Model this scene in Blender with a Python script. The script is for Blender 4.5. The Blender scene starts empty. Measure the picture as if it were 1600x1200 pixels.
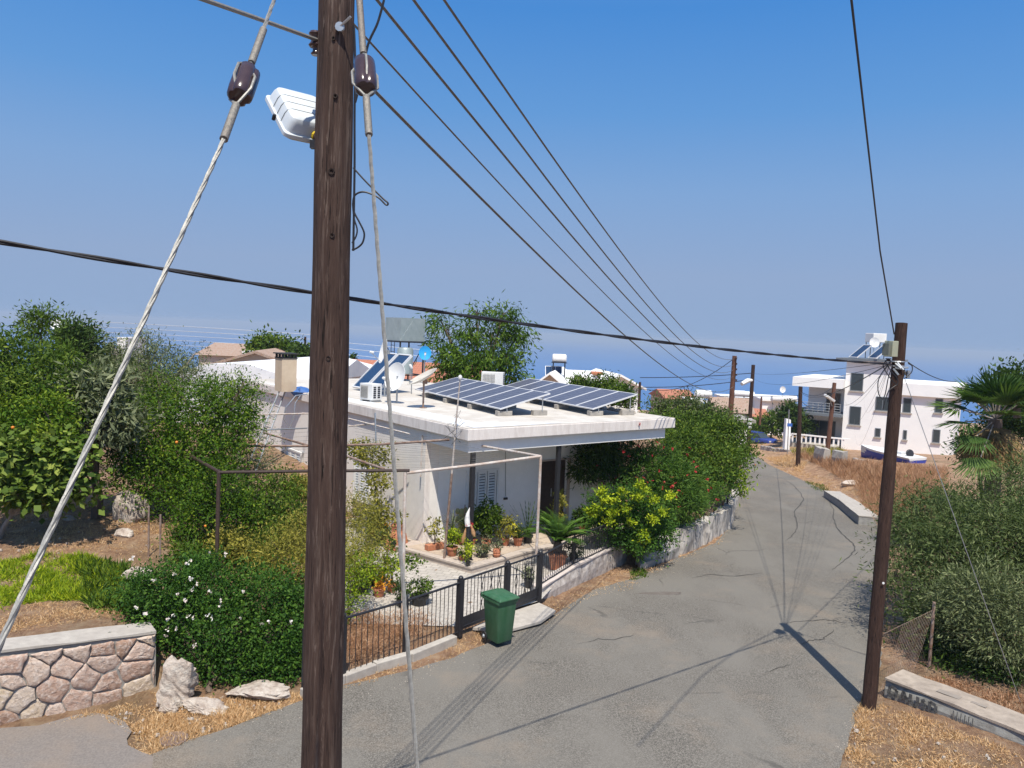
import bpy, math, random
import numpy as np
from mathutils import Vector, Matrix
random.seed(7); RNG=np.random.default_rng(7)
S=bpy.context.scene
# ------------------------------------------------------------ camera, sky, sun, exposure
CZ=6.2; FPX=1200.0
_p=math.atan(80/1200); _r=math.atan(0.04)
F=Vector((0,math.cos(_p),-math.sin(_p))); _R=Vector((1,0,0)); _U=_R.cross(F)
RR=_R*math.cos(_r)+_U*math.sin(_r); UU=-_R*math.sin(_r)+_U*math.cos(_r)
cam=bpy.data.cameras.new('camera'); co=bpy.data.objects.new('camera',cam); S.collection.objects.link(co)
m=Matrix((RR,UU,-F)).transposed().to_4x4(); m.translation=Vector((0,0,CZ)); co.matrix_world=m
cam.sensor_width=36; cam.lens=36*FPX/1600; cam.clip_end=90000; cam.clip_start=0.05
S.camera=co
SUN_EL=math.radians(62.3); SUN_AZ=math.atan2(0.11,-1.0)      # azimuth of the sun measured from +Y to +X
sd=Vector((math.sin(SUN_AZ)*math.cos(SUN_EL),math.cos(SUN_AZ)*math.cos(SUN_EL),math.sin(SUN_EL)))
sl=bpy.data.lights.new('sun','SUN'); sl.energy=4.6; sl.angle=math.radians(.5); sl.color=(1,.94,.83)
so=bpy.data.objects.new('sun',sl); S.collection.objects.link(so); so.rotation_euler=sd.to_track_quat('Z','Y').to_euler()
w=bpy.data.worlds.new('World'); S.world=w; w.use_nodes=True
nt=w.node_tree; bg=nt.nodes['Background']; sk=nt.nodes.new('ShaderNodeTexSky'); sk.sky_type='NISHITA'; sk.sun_disc=False
sk.sun_elevation=SUN_EL; sk.sun_rotation=SUN_AZ; sk.altitude=0; sk.air_density=1.0; sk.dust_density=.35; sk.ozone_density=3.2
tc_=nt.nodes.new('ShaderNodeTexCoord'); sx=nt.nodes.new('ShaderNodeSeparateXYZ'); nt.links.new(tc_.outputs['Generated'],sx.inputs[0])
hz=nt.nodes.new('ShaderNodeValToRGB'); e_=hz.color_ramp.elements     # hazy summer air: colour of the low sky by elevation
for p_,c_ in ((0,(.285,.405,.62)),(.08,(.29,.405,.625)),(.18,(.22,.385,.675)),(.27,(.13,.33,.69)),(.38,(.072,.265,.665)),(.7,(.045,.19,.56))):
    k_=e_.new(p_); k_.color=(*c_,1)
e_.remove(e_[0]); e_.remove(e_[len(e_)-1])
nt.links.new(sx.outputs[2],hz.inputs[0]); ms=nt.nodes.new('ShaderNodeMix'); ms.data_type='RGBA'; ms.blend_type='MULTIPLY'; ms.inputs[0].default_value=1
SKY=.15; EXPO=2**-.32; ms.inputs[7].default_value=(EXPO/SKY,EXPO/SKY,EXPO/SKY,1); nt.links.new(hz.outputs[0],ms.inputs[6])
mr=nt.nodes.new('ShaderNodeMapRange'); mr.inputs[1].default_value=.38; mr.inputs[2].default_value=.65; nt.links.new(sx.outputs[2],mr.inputs[0])
mw=nt.nodes.new('ShaderNodeMix'); mw.data_type='RGBA'; nt.links.new(mr.outputs[0],mw.inputs[0]); nt.links.new(ms.outputs[2],mw.inputs[6]); nt.links.new(sk.outputs[0],mw.inputs[7])
nt.links.new(mw.outputs[2],bg.inputs[0]); bg.inputs[1].default_value=SKY
S.view_settings.view_transform='Standard'; S.view_settings.look='None'; S.view_settings.gamma=1; S.view_settings.exposure=0.32
S.cycles.max_bounces=6; S.cycles.transparent_max_bounces=8; S.cycles.diffuse_bounces=3
# ------------------------------------------------------------ picture measurements -> world points
def ray(px,py): return F+RR*((px-800)/FPX)+UU*((600-py)/FPX)
CAM=Vector((0,0,CZ))
def G(px,py,z=0.0):
    d=ray(px,py); return CAM+d*((z-CZ)/d.z)
def D(px,py,y):
    d=ray(px,py); return CAM+d*(y/d.y)
def sm(a,b,x):
    t=min(1,max(0,(x-a)/(b-a))); return t*t*(3-2*t)
def zroad(y):
    if y<12: return 0.0
    if y<20: return -0.075*(y-12)**2/16
    if y<85: return -0.3-0.075*(y-20)+.0
    return -5.175-0.09*(y-85)
def march(px,py,h=None):
    h=h or (lambda x,y:zroad(y)); d=ray(px,py); t=2.0
    while t<1500:
        p=CAM+d*t
        if p.z<h(p.x,p.y): break
        t+=0.05+t*.002
    return p
LE=[(-60,1300),(100,1235),(236,1182),(390,1129),(472,1099),(536,1075),(637,1052),(712,1030),(800,990),(872,960),(925,925),(990,905),(1050,878),(1117,850),(1143,822),(1148,790),(1150,765),(1150,742),(1143,725),(1120,708)]
RE=[(1280,1330),(1318,1180),(1335,1120),(1352,1085),(1375,1040),(1380,980),(1385,930),(1390,890),(1382,850),(1370,824),(1312,780),(1247,748),(1200,726),(1183,714),(1165,703)]
LEw=[march(*p) for p in LE]; REw=[march(*p) for p in RE]
LEw.insert(0,Vector((-9,2,0))); REw.insert(0,Vector((4.2,2,0)))
_ry=np.array([p.y for p in REw]); _rx=np.array([p.x for p in REw])
def zz(p,off=0): return Vector((p.x,p.y,zroad(p.y)+off))
wa=[zz(march(*p)) for p in((846,944),(900,917),(979,880))]; wb_=[zz(march(*p)) for p in((1008,886),(1042,878),(1100,853),(1143,826),(1148,800),(1150,788))]
WL=[(-5.6,12.5),(-2.69,13.18),(-.89,15.28),(.79,17.30)]+[(p.x-.33,p.y) for p in wa[1:]+wb_[1:4]]+[(wb_[4].x-.4,wb_[4].y),(wb_[5].x-.4,wb_[5].y),(10.2,35),(14,48),(18,62),(19,75)]
_wy=np.array([p[1] for p in WL]); _wx=np.array([p[0] for p in WL])
def H(x,y):
    z=zroad(y); xl=float(np.interp(y,_wy,_wx)); xr=float(np.interp(y,_ry,_rx))
    if y>12.2 and x<xl+.1:
        pl=.06-0.075*max(0,y-44) if y>44 else .06
        if y>85: pl=min(pl, z)
        f=sm(xl+.05,xl-.15,x) if y>13 else sm(-5.4,-5.6,x)
        z=z+(pl-z)*max(0,f)
    wy=12.6+(x+5.6)*.71
    if x<-4.6 and y>wy-.6:
        z+=.95*sm(-4.8,-7.0,x)*sm(wy+.05,wy+.3,y)*(1-.6*sm(30,45,y))
        z+=.25*sm(wy+2,wy+9,y)*sm(-6,-9,x)
    if x>xr and y>22:
        z+=sm(xr+.4,xr+4.5,x)*1.15*sm(26,42,y)*(1-.5*sm(55,75,y))
    if x>xr and y<30: z+=.12*sm(xr+.3,xr+2,x)
    return z
def HG(px,py): return march(px,py,H)
# ------------------------------------------------------------ mesh helpers
class MB:
    def __init__(s): s.v=[]; s.f=[]; s.mi=[]; s.cur=0
    def add(s,vs,fs):
        b=len(s.v); s.v+= [tuple(v) for v in vs]; s.f+=[tuple(i+b for i in f) for f in fs]; s.mi+=[s.cur]*len(fs); return s
    def box(s,c,dx,dy,dz,rz=0,M=None):
        hx,hy,hz=dx/2,dy/2,dz/2
        vs=[Vector((x,y,z)) for z in(-hz,hz) for x,y in((-hx,-hy),(hx,-hy),(hx,hy),(-hx,hy))]
        if rz: R=Matrix.Rotation(rz,3,'Z'); vs=[R@v for v in vs]
        if M is not None: vs=[M@v for v in vs]
        c=Vector(c); return s.add([v+c for v in vs],[(3,2,1,0),(4,5,6,7),(0,1,5,4),(1,2,6,5),(2,3,7,6),(3,0,4,7)])
    def b2(s,a,b):
        return s.box([(a[i]+b[i])/2 for i in range(3)],*[abs(b[i]-a[i]) for i in range(3)])
    def quad(s,a,b,c,d): return s.add([a,b,c,d],[(0,1,2,3)])
    def prism(s,poly,z0,z1):
        n=len(poly); f0=lambda p,z:(p[0],p[1],z+(p[2] if len(p)>2 else 0))
        vs=[f0(p,z0) for p in poly]+[f0(p,z1) for p in poly]
        return s.add(vs,[tuple(range(n-1,-1,-1)),tuple(range(n,2*n))]+[(i,(i+1)%n,n+(i+1)%n,n+i) for i in range(n)])
    def tube(s,pts,r,n=8,cap=True):
        pts=[Vector(p) for p in pts]; k=len(pts); rs=r if hasattr(r,'__len__') else [r]*k
        t0=(pts[1]-pts[0]).normalized(); up=Vector((0,0,1)) if abs(t0.z)<.9 else Vector((1,0,0))
        a=t0.cross(up).normalized(); vs=[]
        for i,p in enumerate(pts):
            t=(pts[min(i+1,k-1)]-pts[max(i-1,0)]).normalized()
            a=(a-t*a.dot(t)).normalized(); b=t.cross(a)
            for j in range(n):
                an=2*math.pi*j/n; vs.append(p+(a*math.cos(an)+b*math.sin(an))*rs[i])
        fs=[(i*n+j,i*n+(j+1)%n,(i+1)*n+(j+1)%n,(i+1)*n+j) for i in range(k-1) for j in range(n)]
        if cap: fs+=[tuple(range(n-1,-1,-1)),tuple(range((k-1)*n,k*n))]
        return s.add(vs,fs)
    def lathe(s,c,prof,n=20,axis=None,cap=True):
        c=Vector(c); Q=Matrix.Identity(3) if axis is None else Vector(axis).normalized().to_track_quat('Z','Y').to_matrix()
        vs=[c+Q@Vector((r*math.cos(2*math.pi*j/n),r*math.sin(2*math.pi*j/n),z)) for r,z in prof for j in range(n)]
        k=len(prof); fs=[(i*n+j,i*n+(j+1)%n,(i+1)*n+(j+1)%n,(i+1)*n+j) for i in range(k-1) for j in range(n)]
        if cap: fs+=[tuple(range(n-1,-1,-1)),tuple(range((k-1)*n,k*n))]
        return s.add(vs,fs)
    def blob(s,c,r,seg=10,j=.15,seed=0):
        rr=random.Random(seed); c=Vector(c); r=r if hasattr(r,'__len__') else (r,r,r); ring=seg//2; vs=[]
        for i in range(1,ring):
            th=math.pi*i/ring
            for k in range(seg):
                ph=2*math.pi*k/seg; q=1+rr.uniform(-j,j)
                vs.append(c+Vector((r[0]*math.sin(th)*math.cos(ph),r[1]*math.sin(th)*math.sin(ph),r[2]*math.cos(th)))*q)
        t=len(vs); vs+=[c+Vector((0,0,r[2])),c-Vector((0,0,r[2]))]
        fs=[(i*seg+k,(i+1)*seg+k,(i+1)*seg+(k+1)%seg,i*seg+(k+1)%seg) for i in range(ring-2) for k in range(seg)]
        fs+=[(t,k,(k+1)%seg) for k in range(seg)]+[(t+1,(ring-2)*seg+(k+1)%seg,(ring-2)*seg+k) for k in range(seg)]
        return s.add(vs,fs)
def link(o): S.collection.objects.link(o); return o
def tag(o,label=None,cat=None,group=None,kind=None):
    if label: o['label']=label
    if cat: o['category']=cat
    if group: o['group']=group
    if kind: o['kind']=kind
    return o
def root(name,label,cat,loc,rz=0,group=None,M=None):
    o=bpy.data.objects.new(name,None); link(o); o.empty_display_size=.2
    Mx=M if M is not None else Matrix.Translation(Vector(loc))@Matrix.Rotation(rz,4,'Z')
    o.matrix_world=Mx; ROOTM[o.name]=Mx.copy()
    return tag(o,label,cat,group)
ROOTM={}
def obj(name,mb,mats,parent=None,smooth=False,world=True,bevel=0):
    mats=mats if isinstance(mats,(list,tuple)) else [mats]
    me=bpy.data.meshes.new(name); vs=mb.v
    if parent is not None and world and parent.name in ROOTM:
        Mi=ROOTM[parent.name].inverted(); vs=[Mi@Vector(v) for v in vs]
    me.from_pydata(vs,[],mb.f)
    for mm in mats: me.materials.append(mm)
    if len(mats)>1: me.polygons.foreach_set('material_index',mb.mi)
    if smooth:
        me.polygons.foreach_set('use_smooth',[True]*len(me.polygons))
        try: me.set_sharp_from_angle(angle=math.radians(40))
        except Exception: pass
    o=link(bpy.data.objects.new(name,me))
    if parent is not None:
        o.parent=parent
        if parent.name in ROOTM: ROOTM[o.name]=ROOTM[parent.name]
    if bevel:
        b=o.modifiers.new('bevel','BEVEL'); b.width=bevel; b.segments=2; b.limit_method='ANGLE'
    return o
def solo(name,label,cat,mb,mats,group=None,smooth=False,bevel=0):
    """a top-level thing of one mesh, origin at its base"""
    xs=np.array([tuple(v) for v in mb.v]); c=(xs.min(0)+xs.max(0))/2; c[2]=xs[:,2].min()
    mb.v=[tuple(np.array(v)-c) for v in mb.v]
    o=obj(name,mb,mats,None,smooth,bevel=bevel); o.location=c
    return tag(o,label,cat,group)
# ------------------------------------------------------------ materials
def newmat(name):
    mt=bpy.data.materials.new(name); mt.use_nodes=True; return mt,mt.node_tree,mt.node_tree.nodes['Principled BSDF']
def N(nt,t,**k):
    n=nt.nodes.new(t)
    for a,b in k.items(): setattr(n,a,b)
    return n
def coords(nt,scale=(1,1,1),rot=(0,0,0)):
    tc=N(nt,'ShaderNodeTexCoord'); mp=N(nt,'ShaderNodeMapping'); mp.inputs['Scale'].default_value=scale; mp.inputs['Rotation'].default_value=rot
    nt.links.new(tc.outputs['Object'],mp.inputs[0]); return mp.outputs[0]
def noise(nt,vec,scale,detail=6,rough=.6,dist=0):
    n=N(nt,'ShaderNodeTexNoise'); n.inputs['Scale'].default_value=scale; n.inputs['Detail'].default_value=detail; n.inputs['Roughness'].default_value=rough; n.inputs['Distortion'].default_value=dist
    nt.links.new(vec,n.inputs['Vector']); return n.outputs[0]
def ramp(nt,fac,stops):
    r=N(nt,'ShaderNodeValToRGB'); e=r.color_ramp.elements
    while len(e)<len(stops): e.new(.5)
    for i,(p,c) in enumerate(stops):
        e[i].position=p; e[i].color=(*c,1) if len(c)==3 else c
    nt.links.new(fac,r.inputs[0]); return r.outputs[0]
def mix(nt,a,b,fac,mode='MIX'):
    n=N(nt,'ShaderNodeMix',data_type='RGBA',blend_type=mode)
    if isinstance(fac,(int,float)): n.inputs[0].default_value=fac
    else: nt.links.new(fac,n.inputs[0])
    for i,x in ((6,a),(7,b)):
        if isinstance(x,tuple): n.inputs[i].default_value=(*x,1)
        else: nt.links.new(x,n.inputs[i])
    return n.outputs[2]
def bump(nt,bs,h,strength=.3,dist=.02):
    b=N(nt,'ShaderNodeBump'); b.inputs['Strength'].default_value=strength; b.inputs['Distance'].default_value=dist
    nt.links.new(h,b.inputs['Height']); nt.links.new(b.outputs[0],bs.inputs['Normal'])
def math_(nt,op,a,b):
    n=N(nt,'ShaderNodeMath',operation=op)
    for i,x in enumerate((a,b)):
        if isinstance(x,(int,float)): n.inputs[i].default_value=x
        else: nt.links.new(x,n.inputs[i])
    return n.outputs[0]
def pm(name,c1,c2=None,scale=6,rough=.7,metal=0,bmp=.15,bscale=40,big=.8,c3=None,vs=(1,1,1),spec=.4):
    mt,nt,bs=newmat(name); v=coords(nt,vs)
    c2=c2 or tuple(x*.8 for x in c1)
    n1=noise(nt,v,scale); col=ramp(nt,n1,[(.35,c1),(.68,c2)])
    n2=noise(nt,v,big,4)
    col=mix(nt,col,c3 or tuple(x*.86 for x in c1),ramp(nt,n2,[(.45,(0,0,0)),(.75,(.7,.7,.7))]))
    nt.links.new(col,bs.inputs['Base Color']); bs.inputs['Roughness'].default_value=rough; bs.inputs['Metallic'].default_value=metal
    bs.inputs['Specular IOR Level'].default_value=spec
    if bmp: bump(nt,bs,noise(nt,v,bscale,4),bmp,.01)
    return mt
def m_wood(name,c1,c2,c3,s=1.0):
    mt,nt,bs=newmat(name); v=coords(nt,(22*s,22*s,1.3*s)); v2=coords(nt,(60*s,60*s,3*s)); v3=coords(nt,(1,1,1))
    a=noise(nt,v,1,8,.7,.6); b=noise(nt,v2,1,6,.7,.3)
    col=ramp(nt,a,[(.3,c1),(.52,c2),(.72,c3)])
    col=mix(nt,col,tuple(x*.25 for x in c1),ramp(nt,b,[(.36,(1,1,1)),(.44,(0,0,0))]))
    col=mix(nt,col,tuple(x*1.25 for x in c3),ramp(nt,noise(nt,coords(nt,(30*s,30*s,2.2*s),(0,0,1)),1,7,.75,1.2),[(.56,(0,0,0)),(.64,(.75,.75,.75))]))
    col=mix(nt,col,tuple(x*.6 for x in c2),ramp(nt,noise(nt,v3,1.2,3),[(.5,(0,0,0)),(.7,(.6,.6,.6))]))
    nt.links.new(col,bs.inputs['Base Color']); bs.inputs['Roughness'].default_value=.85; bs.inputs['Specular IOR Level'].default_value=.25
    bump(nt,bs,math_(nt,'ADD',a,b),.9,.02); return mt
def m_leaf(name,a,b,c=None,trans=.3,rough=.5):
    """colour varies from leaf to leaf through the attribute 'lc'"""
    mt,nt,bs=newmat(name); at=N(nt,'ShaderNodeAttribute',attribute_name='lc')
    c=c or tuple(min(1,x*1.5) for x in b)
    col=ramp(nt,at.outputs['Fac'],[(0,a),(.55,b),(1,c)])
    nt.links.new(col,bs.inputs['Base Color']); bs.inputs['Roughness'].default_value=.6; bs.inputs['Specular IOR Level'].default_value=.18
    tr=N(nt,'ShaderNodeBsdfTranslucent'); tc=mix(nt,col,(1.0,1.15,.45),.8,'MULTIPLY'); nt.links.new(tc,tr.inputs[0])
    mx=N(nt,'ShaderNodeMixShader'); mx.inputs[0].default_value=trans
    nt.links.new(bs.outputs[0],mx.inputs[1]); nt.links.new(tr.outputs[0],mx.inputs[2])
    nt.links.new(mx.outputs[0],nt.nodes['Material Output'].inputs[0]); return mt
W_=pm('white_plaster',(.86,.84,.8),(.82,.8,.76),5,.85,bmp=.15,c3=(.74,.71,.68))
WSIDE=pm('aged_white_plaster',(.86,.81,.75),(.8,.75,.69),4,.9,bmp=.25,c3=(.72,.66,.6))
FASC=pm('pinkish_white_paint',(.8,.74,.69),(.73,.66,.61),9,.85,bmp=.3,bscale=25,c3=(.52,.45,.4),big=2.0,vs=(3,3,.6))
WNEW=pm('fresh_white_render',(.89,.88,.86),(.86,.85,.83),2,.8,bmp=.05,c3=(.82,.81,.8))
ROOFW=pm('roof_screed',(.6,.565,.51),(.5,.46,.41),2.2,.9,bmp=.3,c3=(.42,.36,.29),big=.55)
ROOFP=pm('roof_white_coating',(.78,.78,.78),(.7,.71,.73),3,.6,bmp=.25,c3=(.55,.57,.6))
BLK=pm('black_painted_iron',(.018,.018,.022),(.03,.03,.034),20,.45,metal=.0,bmp=.05)
DKB=pm('dark_brown_paint',(.045,.028,.022),(.07,.045,.035),15,.6,bmp=.1)
RUST=pm('rusty_pipe',(.2,.11,.07),(.35,.28,.24),9,.8,bmp=.3,c3=(.12,.06,.04))
PIPEW=pm('peeling_white_pipe',(.6,.56,.52),(.45,.36,.3),14,.7,bmp=.2,c3=(.3,.17,.1),big=3)
GALV=pm('galvanised_steel',(.42,.44,.45),(.5,.52,.53),12,.42,metal=.75,bmp=.05,c3=(.36,.38,.39))
TANKM=pm('dull_zinc_sheet',(.27,.32,.32),(.34,.39,.39),4,.5,metal=.25,bmp=.05,c3=(.3,.36,.37))
STEEL=pm('twisted_steel_strand',(.3,.29,.265),(.2,.195,.18),60,.5,metal=.2,bmp=.3)
WIREM=pm('aged_conductor',(.13,.12,.11),(.2,.19,.17),30,.6,metal=.2,bmp=.1)
WIREP=pm('weathered_aluminium_wire',(.45,.47,.5),(.35,.37,.4),30,.5,metal=.3,bmp=0)
RUBB=pm('black_cable_sheath',(.015,.015,.018),(.025,.025,.03),30,.5,bmp=0)
WRAP=pm('binding_wire_wrap',(.2,.19,.17),(.3,.27,.23),80,.6,metal=.4,bmp=.5,bscale=120,c3=(.14,.1,.08))
PORC=pm('brown_glazed_porcelain',(.045,.025,.028),(.06,.035,.036),20,.22,bmp=.02,spec=.6)
LAMPM=pm('grey_lamp_plastic',(.62,.66,.68),(.58,.62,.64),9,.4,bmp=.03,c3=(.5,.54,.56))
TERR=pm('terracotta',(.45,.16,.08),(.52,.23,.13),9,.8,bmp=.15,c3=(.3,.12,.07))
SOIL=pm('potting_soil',(.06,.04,.03),(.1,.07,.05),30,.95,bmp=.5)
PLBK=pm('black_plastic',(.02,.02,.022),(.03,.03,.03),9,.45,bmp=0)
GRPL=pm('green_bin_plastic',(.028,.1,.042),(.045,.13,.065),9,.5,bmp=.12,bscale=60,c3=(.08,.14,.085),big=3,vs=(1,1,.35))
WPL=pm('white_plastic',(.75,.75,.73),(.7,.7,.68),6,.45,bmp=.02,c3=(.62,.61,.58))
CONC=pm('grey_concrete',(.4,.37,.33),(.3,.28,.25),8,.95,bmp=.5,c3=(.24,.22,.2),big=1.5)
CONCL=pm('pale_concrete',(.47,.43,.375),(.36,.325,.285),7,.95,bmp=.5,c3=(.36,.32,.28),big=1.2)
BARK=pm('grey_bark',(.16,.12,.09),(.08,.055,.04),14,.95,bmp=.8,vs=(1,1,.3))
BARKL=pm('pale_bark',(.34,.3,.26),(.2,.17,.14),12,.95,bmp=.7,vs=(1,1,.3))
POLE1=m_wood('old_creosoted_timber',(.038,.022,.017),(.078,.047,.036),(.17,.125,.1))
POLE2=m_wood('brown_pole_timber',(.03,.016,.012),(.05,.027,.02),(.075,.045,.034))
POLE3=m_wood('reddish_pole_timber',(.1,.045,.03),(.15,.07,.045),(.2,.11,.08))
GLASS_=newmat('dark_window_glass'); GLASS=GLASS_[0]; GLASS_[2].inputs['Base Color'].default_value=(.045,.06,.07,1); GLASS_[2].inputs['Roughness'].default_value=.12
def mline_rock():
    mt,nt,bs=newmat('rough_limestone'); v=coords(nt)
    c=ramp(nt,noise(nt,v,5,9,.7),[(.32,(.26,.19,.15)),(.48,(.5,.42,.35)),(.66,(.64,.58,.5))])
    nt.links.new(c,bs.inputs['Base Color']); bs.inputs['Roughness'].default_value=.95; bump(nt,bs,noise(nt,v,7,9,.7),1,.08); return mt
ROCK=mline_rock()
STONES=newmat('wall_stones')
def _st():
    mt,nt,bs=STONES; v=coords(nt); at=N(nt,'ShaderNodeAttribute',attribute_name='lc')
    c=ramp(nt,at.outputs['Fac'],[(0,(.36,.22,.15)),(.3,(.52,.35,.27)),(.55,(.58,.44,.35)),(.8,(.5,.38,.24)),(.93,(.62,.52,.45)),(1,(.8,.76,.7))])
    f=noise(nt,v,13,9,.72); c=mix(nt,c,(.72,.62,.54),ramp(nt,f,[(.46,(0,0,0)),(.62,(.75,.75,.75))])); c=mix(nt,c,(.2,.13,.1),ramp(nt,noise(nt,v,21,7,.7),[(.56,(0,0,0)),(.68,(.7,.7,.7))]))
    nt.links.new(c,bs.inputs['Base Color']); bs.inputs['Roughness'].default_value=.95; bump(nt,bs,f,1,.05); return mt
STONES=_st()
MORTAR=pm('grey_mortar',(.3,.285,.26),(.23,.215,.195),14,.95,bmp=.6)
def m_stonewall(name,scale,cols,mort,zs=1.25,thick=.06):
    mt,nt,bs=newmat(name); v0=coords(nt,(1,1,zs))
    nz=N(nt,'ShaderNodeTexNoise'); nz.inputs['Scale'].default_value=3.2; nz.inputs['Detail'].default_value=4; nt.links.new(v0,nz.inputs['Vector'])
    v=mix(nt,v0,nz.outputs['Color'],.14)
    a=N(nt,'ShaderNodeTexVoronoi',feature='DISTANCE_TO_EDGE'); b=N(nt,'ShaderNodeTexVoronoi',feature='F1')
    for q in(a,b): q.inputs['Scale'].default_value=scale; nt.links.new(v,q.inputs['Vector'])
    sep=N(nt,'ShaderNodeSeparateColor'); nt.links.new(b.outputs['Color'],sep.inputs[0])
    col=ramp(nt,sep.outputs[0],[(i/(len(cols)-1),c) for i,c in enumerate(cols)])
    fn=noise(nt,v0,11,9,.7); col=mix(nt,col,tuple(min(1,x*1.35) for x in cols[0]),ramp(nt,fn,[(.42,(0,0,0)),(.6,(.9,.9,.9))])); col=mix(nt,col,(.2,.12,.09),ramp(nt,noise(nt,v0,23,6,.7),[(.56,(0,0,0)),(.7,(.6,.6,.6))]))
    e=ramp(nt,a.outputs['Distance'],[(thick*.5,(0,0,0)),(thick,(1,1,1))])
    col=mix(nt,mort,col,e); nt.links.new(col,bs.inputs['Base Color']); bs.inputs['Roughness'].default_value=.95
    h=math_(nt,'ADD',ramp(nt,a.outputs['Distance'],[(0,(0,0,0)),(thick*3,(1,1,1))]),math_(nt,'MULTIPLY',fn,2.6))
    bump(nt,bs,h,1,.06); return mt
STW=m_stonewall('mortared_rubble',3.0,[(.5,.33,.25),(.6,.47,.39),(.42,.3,.2),(.66,.58,.5),(.52,.36,.27),(.58,.5,.42)],(.27,.25,.23),thick=.055)
STW2=m_stonewall('whitewashed_rubble',2.6,[(.45,.4,.36),(.38,.33,.29),(.5,.46,.42)],(.33,.3,.27))
def m_tile(name,c1,c2,mo,scale,bw=.5,rh=.25,ms=.015,rot=0,off=.5):
    mt,nt,bs=newmat(name); v=coords(nt,(1,1,1),(0,0,rot)); b=N(nt,'ShaderNodeTexBrick',offset=off); nt.links.new(v,b.inputs[0])
    for k,x in(('Color1',(*c1,1)),('Color2',(*c2,1)),('Mortar',(*mo,1)),('Scale',scale),('Mortar Size',ms),('Brick Width',bw),('Row Height',rh)): b.inputs[k].default_value=x
    col=mix(nt,b.outputs[0],tuple(x*.75 for x in c1),ramp(nt,noise(nt,v,1.6,6),[(.45,(0,0,0)),(.7,(.6,.6,.6))]))
    nt.links.new(col,bs.inputs['Base Color']); bs.inputs['Roughness'].default_value=.8; bump(nt,bs,noise(nt,v,40),.2,.005); return mt
PATIO=m_tile('patio_tiles',(.5,.46,.41),(.42,.385,.34),(.3,.27,.24),1.6,.35,.3,.02,.25)
TREDGE=pm('pale_stone_edging',(.5,.43,.37),(.42,.35,.3),7,.85,bmp=.25)
def m_rooftile(name,c1,c2,sc=9):
    mt,nt,bs=newmat(name); v=coords(nt)
    wv=N(nt,'ShaderNodeTexWave',wave_type='BANDS',bands_direction='X'); wv.inputs['Scale'].default_value=1.6; nt.links.new(v,wv.inputs[0])
    w2=N(nt,'ShaderNodeTexWave',wave_type='BANDS',bands_direction='Y',wave_profile='SAW'); w2.inputs['Scale'].default_value=.9; nt.links.new(v,w2.inputs[0])
    col=ramp(nt,noise(nt,v,sc,5,.7),[(.35,c1),(.65,c2)]); col=mix(nt,col,tuple(x*.5 for x in c1),ramp(nt,w2.outputs['Fac'],[(0,(.8,.8,.8)),(.15,(0,0,0))]))
    nt.links.new(col,bs.inputs['Base Color']); bs.inputs['Roughness'].default_value=.9; bump(nt,bs,math_(nt,'ADD',wv.outputs['Fac'],w2.outputs['Fac']),.8,.06); return mt
RTILE=m_rooftile('red_roof_tiles',(.5,.2,.12),(.4,.16,.1)); OTILE=m_rooftile('weathered_roof_tiles',(.36,.22,.15),(.42,.33,.27),5)
def m_asphalt():
    mt,nt,bs=newmat('worn_asphalt'); v=coords(nt)
    g=noise(nt,v,45,4,.85); col=ramp(nt,g,[(.36,(.055,.049,.041)),(.5,(.14,.127,.108)),(.62,(.27,.247,.21))])
    big=noise(nt,coords(nt,(1,.45,1),(0,0,-.6)),.55,5,.6); col=mix(nt,col,(.19,.175,.15),ramp(nt,big,[(.42,(0,0,0)),(.6,(.75,.75,.75))]))
    dust=noise(nt,v,.35,6,.7); col=mix(nt,col,(.3,.23,.165),ramp(nt,dust,[(.52,(0,0,0)),(.75,(.5,.5,.5))]))
    # hairline cracks: thin bands of a distorted cell pattern, broken up by noise
    nz=N(nt,'ShaderNodeTexNoise'); nz.inputs['Scale'].default_value=1.1; nz.inputs['Detail'].default_value=6; nt.links.new(v,nz.inputs['Vector'])
    vv=mix(nt,v,nz.outputs['Color'],.35); vo=N(nt,'ShaderNodeTexVoronoi',feature='DISTANCE_TO_EDGE'); vo.inputs['Scale'].default_value=.42; nt.links.new(vv,vo.inputs['Vector'])
    ck=math_(nt,'MULTIPLY',ramp(nt,vo.outputs['Distance'],[(.003,(1,1,1)),(.008,(0,0,0))]),ramp(nt,noise(nt,v,.5,3),[(.5,(0,0,0)),(.6,(.6,.6,.6))]))
    col=mix(nt,col,(.06,.055,.05),ck)
    nt.links.new(col,bs.inputs['Base Color']); bs.inputs['Roughness'].default_value=.88; bs.inputs['Specular IOR Level'].default_value=.3
    bump(nt,bs,math_(nt,'SUBTRACT',g,ck),.55,.012); return mt
ASPH=m_asphalt()
DRIVE=pm('brownish_tarmac',(.16,.14,.125),(.24,.21,.185),38,.92,bmp=.5,bscale=60,c3=(.25,.195,.15),big=1.1)
def m_ground():
    mt,nt,bs=newmat('dry_soil_and_straw'); v=coords(nt)
    a=noise(nt,v,2.2,9,.75); b=noise(nt,coords(nt,(9,1.6,1),(0,0,.5)),3,8,.8); c=noise(nt,v,.22,4)
    col=ramp(nt,a,[(.34,(.2,.1,.055)),(.5,(.42,.24,.135)),(.64,(.56,.39,.25))])
    col=mix(nt,col,(.6,.42,.25),ramp(nt,b,[(.5,(0,0,0)),(.68,(.8,.8,.8))]))
    col=mix(nt,col,(.17,.15,.07),ramp(nt,c,[(.5,(0,0,0)),(.7,(.5,.5,.5))]))
    nt.links.new(col,bs.inputs['Base Color']); bs.inputs['Roughness'].default_value=.97; bump(nt,bs,math_(nt,'ADD',a,b),1,.12); return mt
GRND=m_ground()
STRAW=m_leaf('dry_straw',(.42,.23,.1),(.64,.41,.21),(.82,.62,.38),.2,.8)
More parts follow.
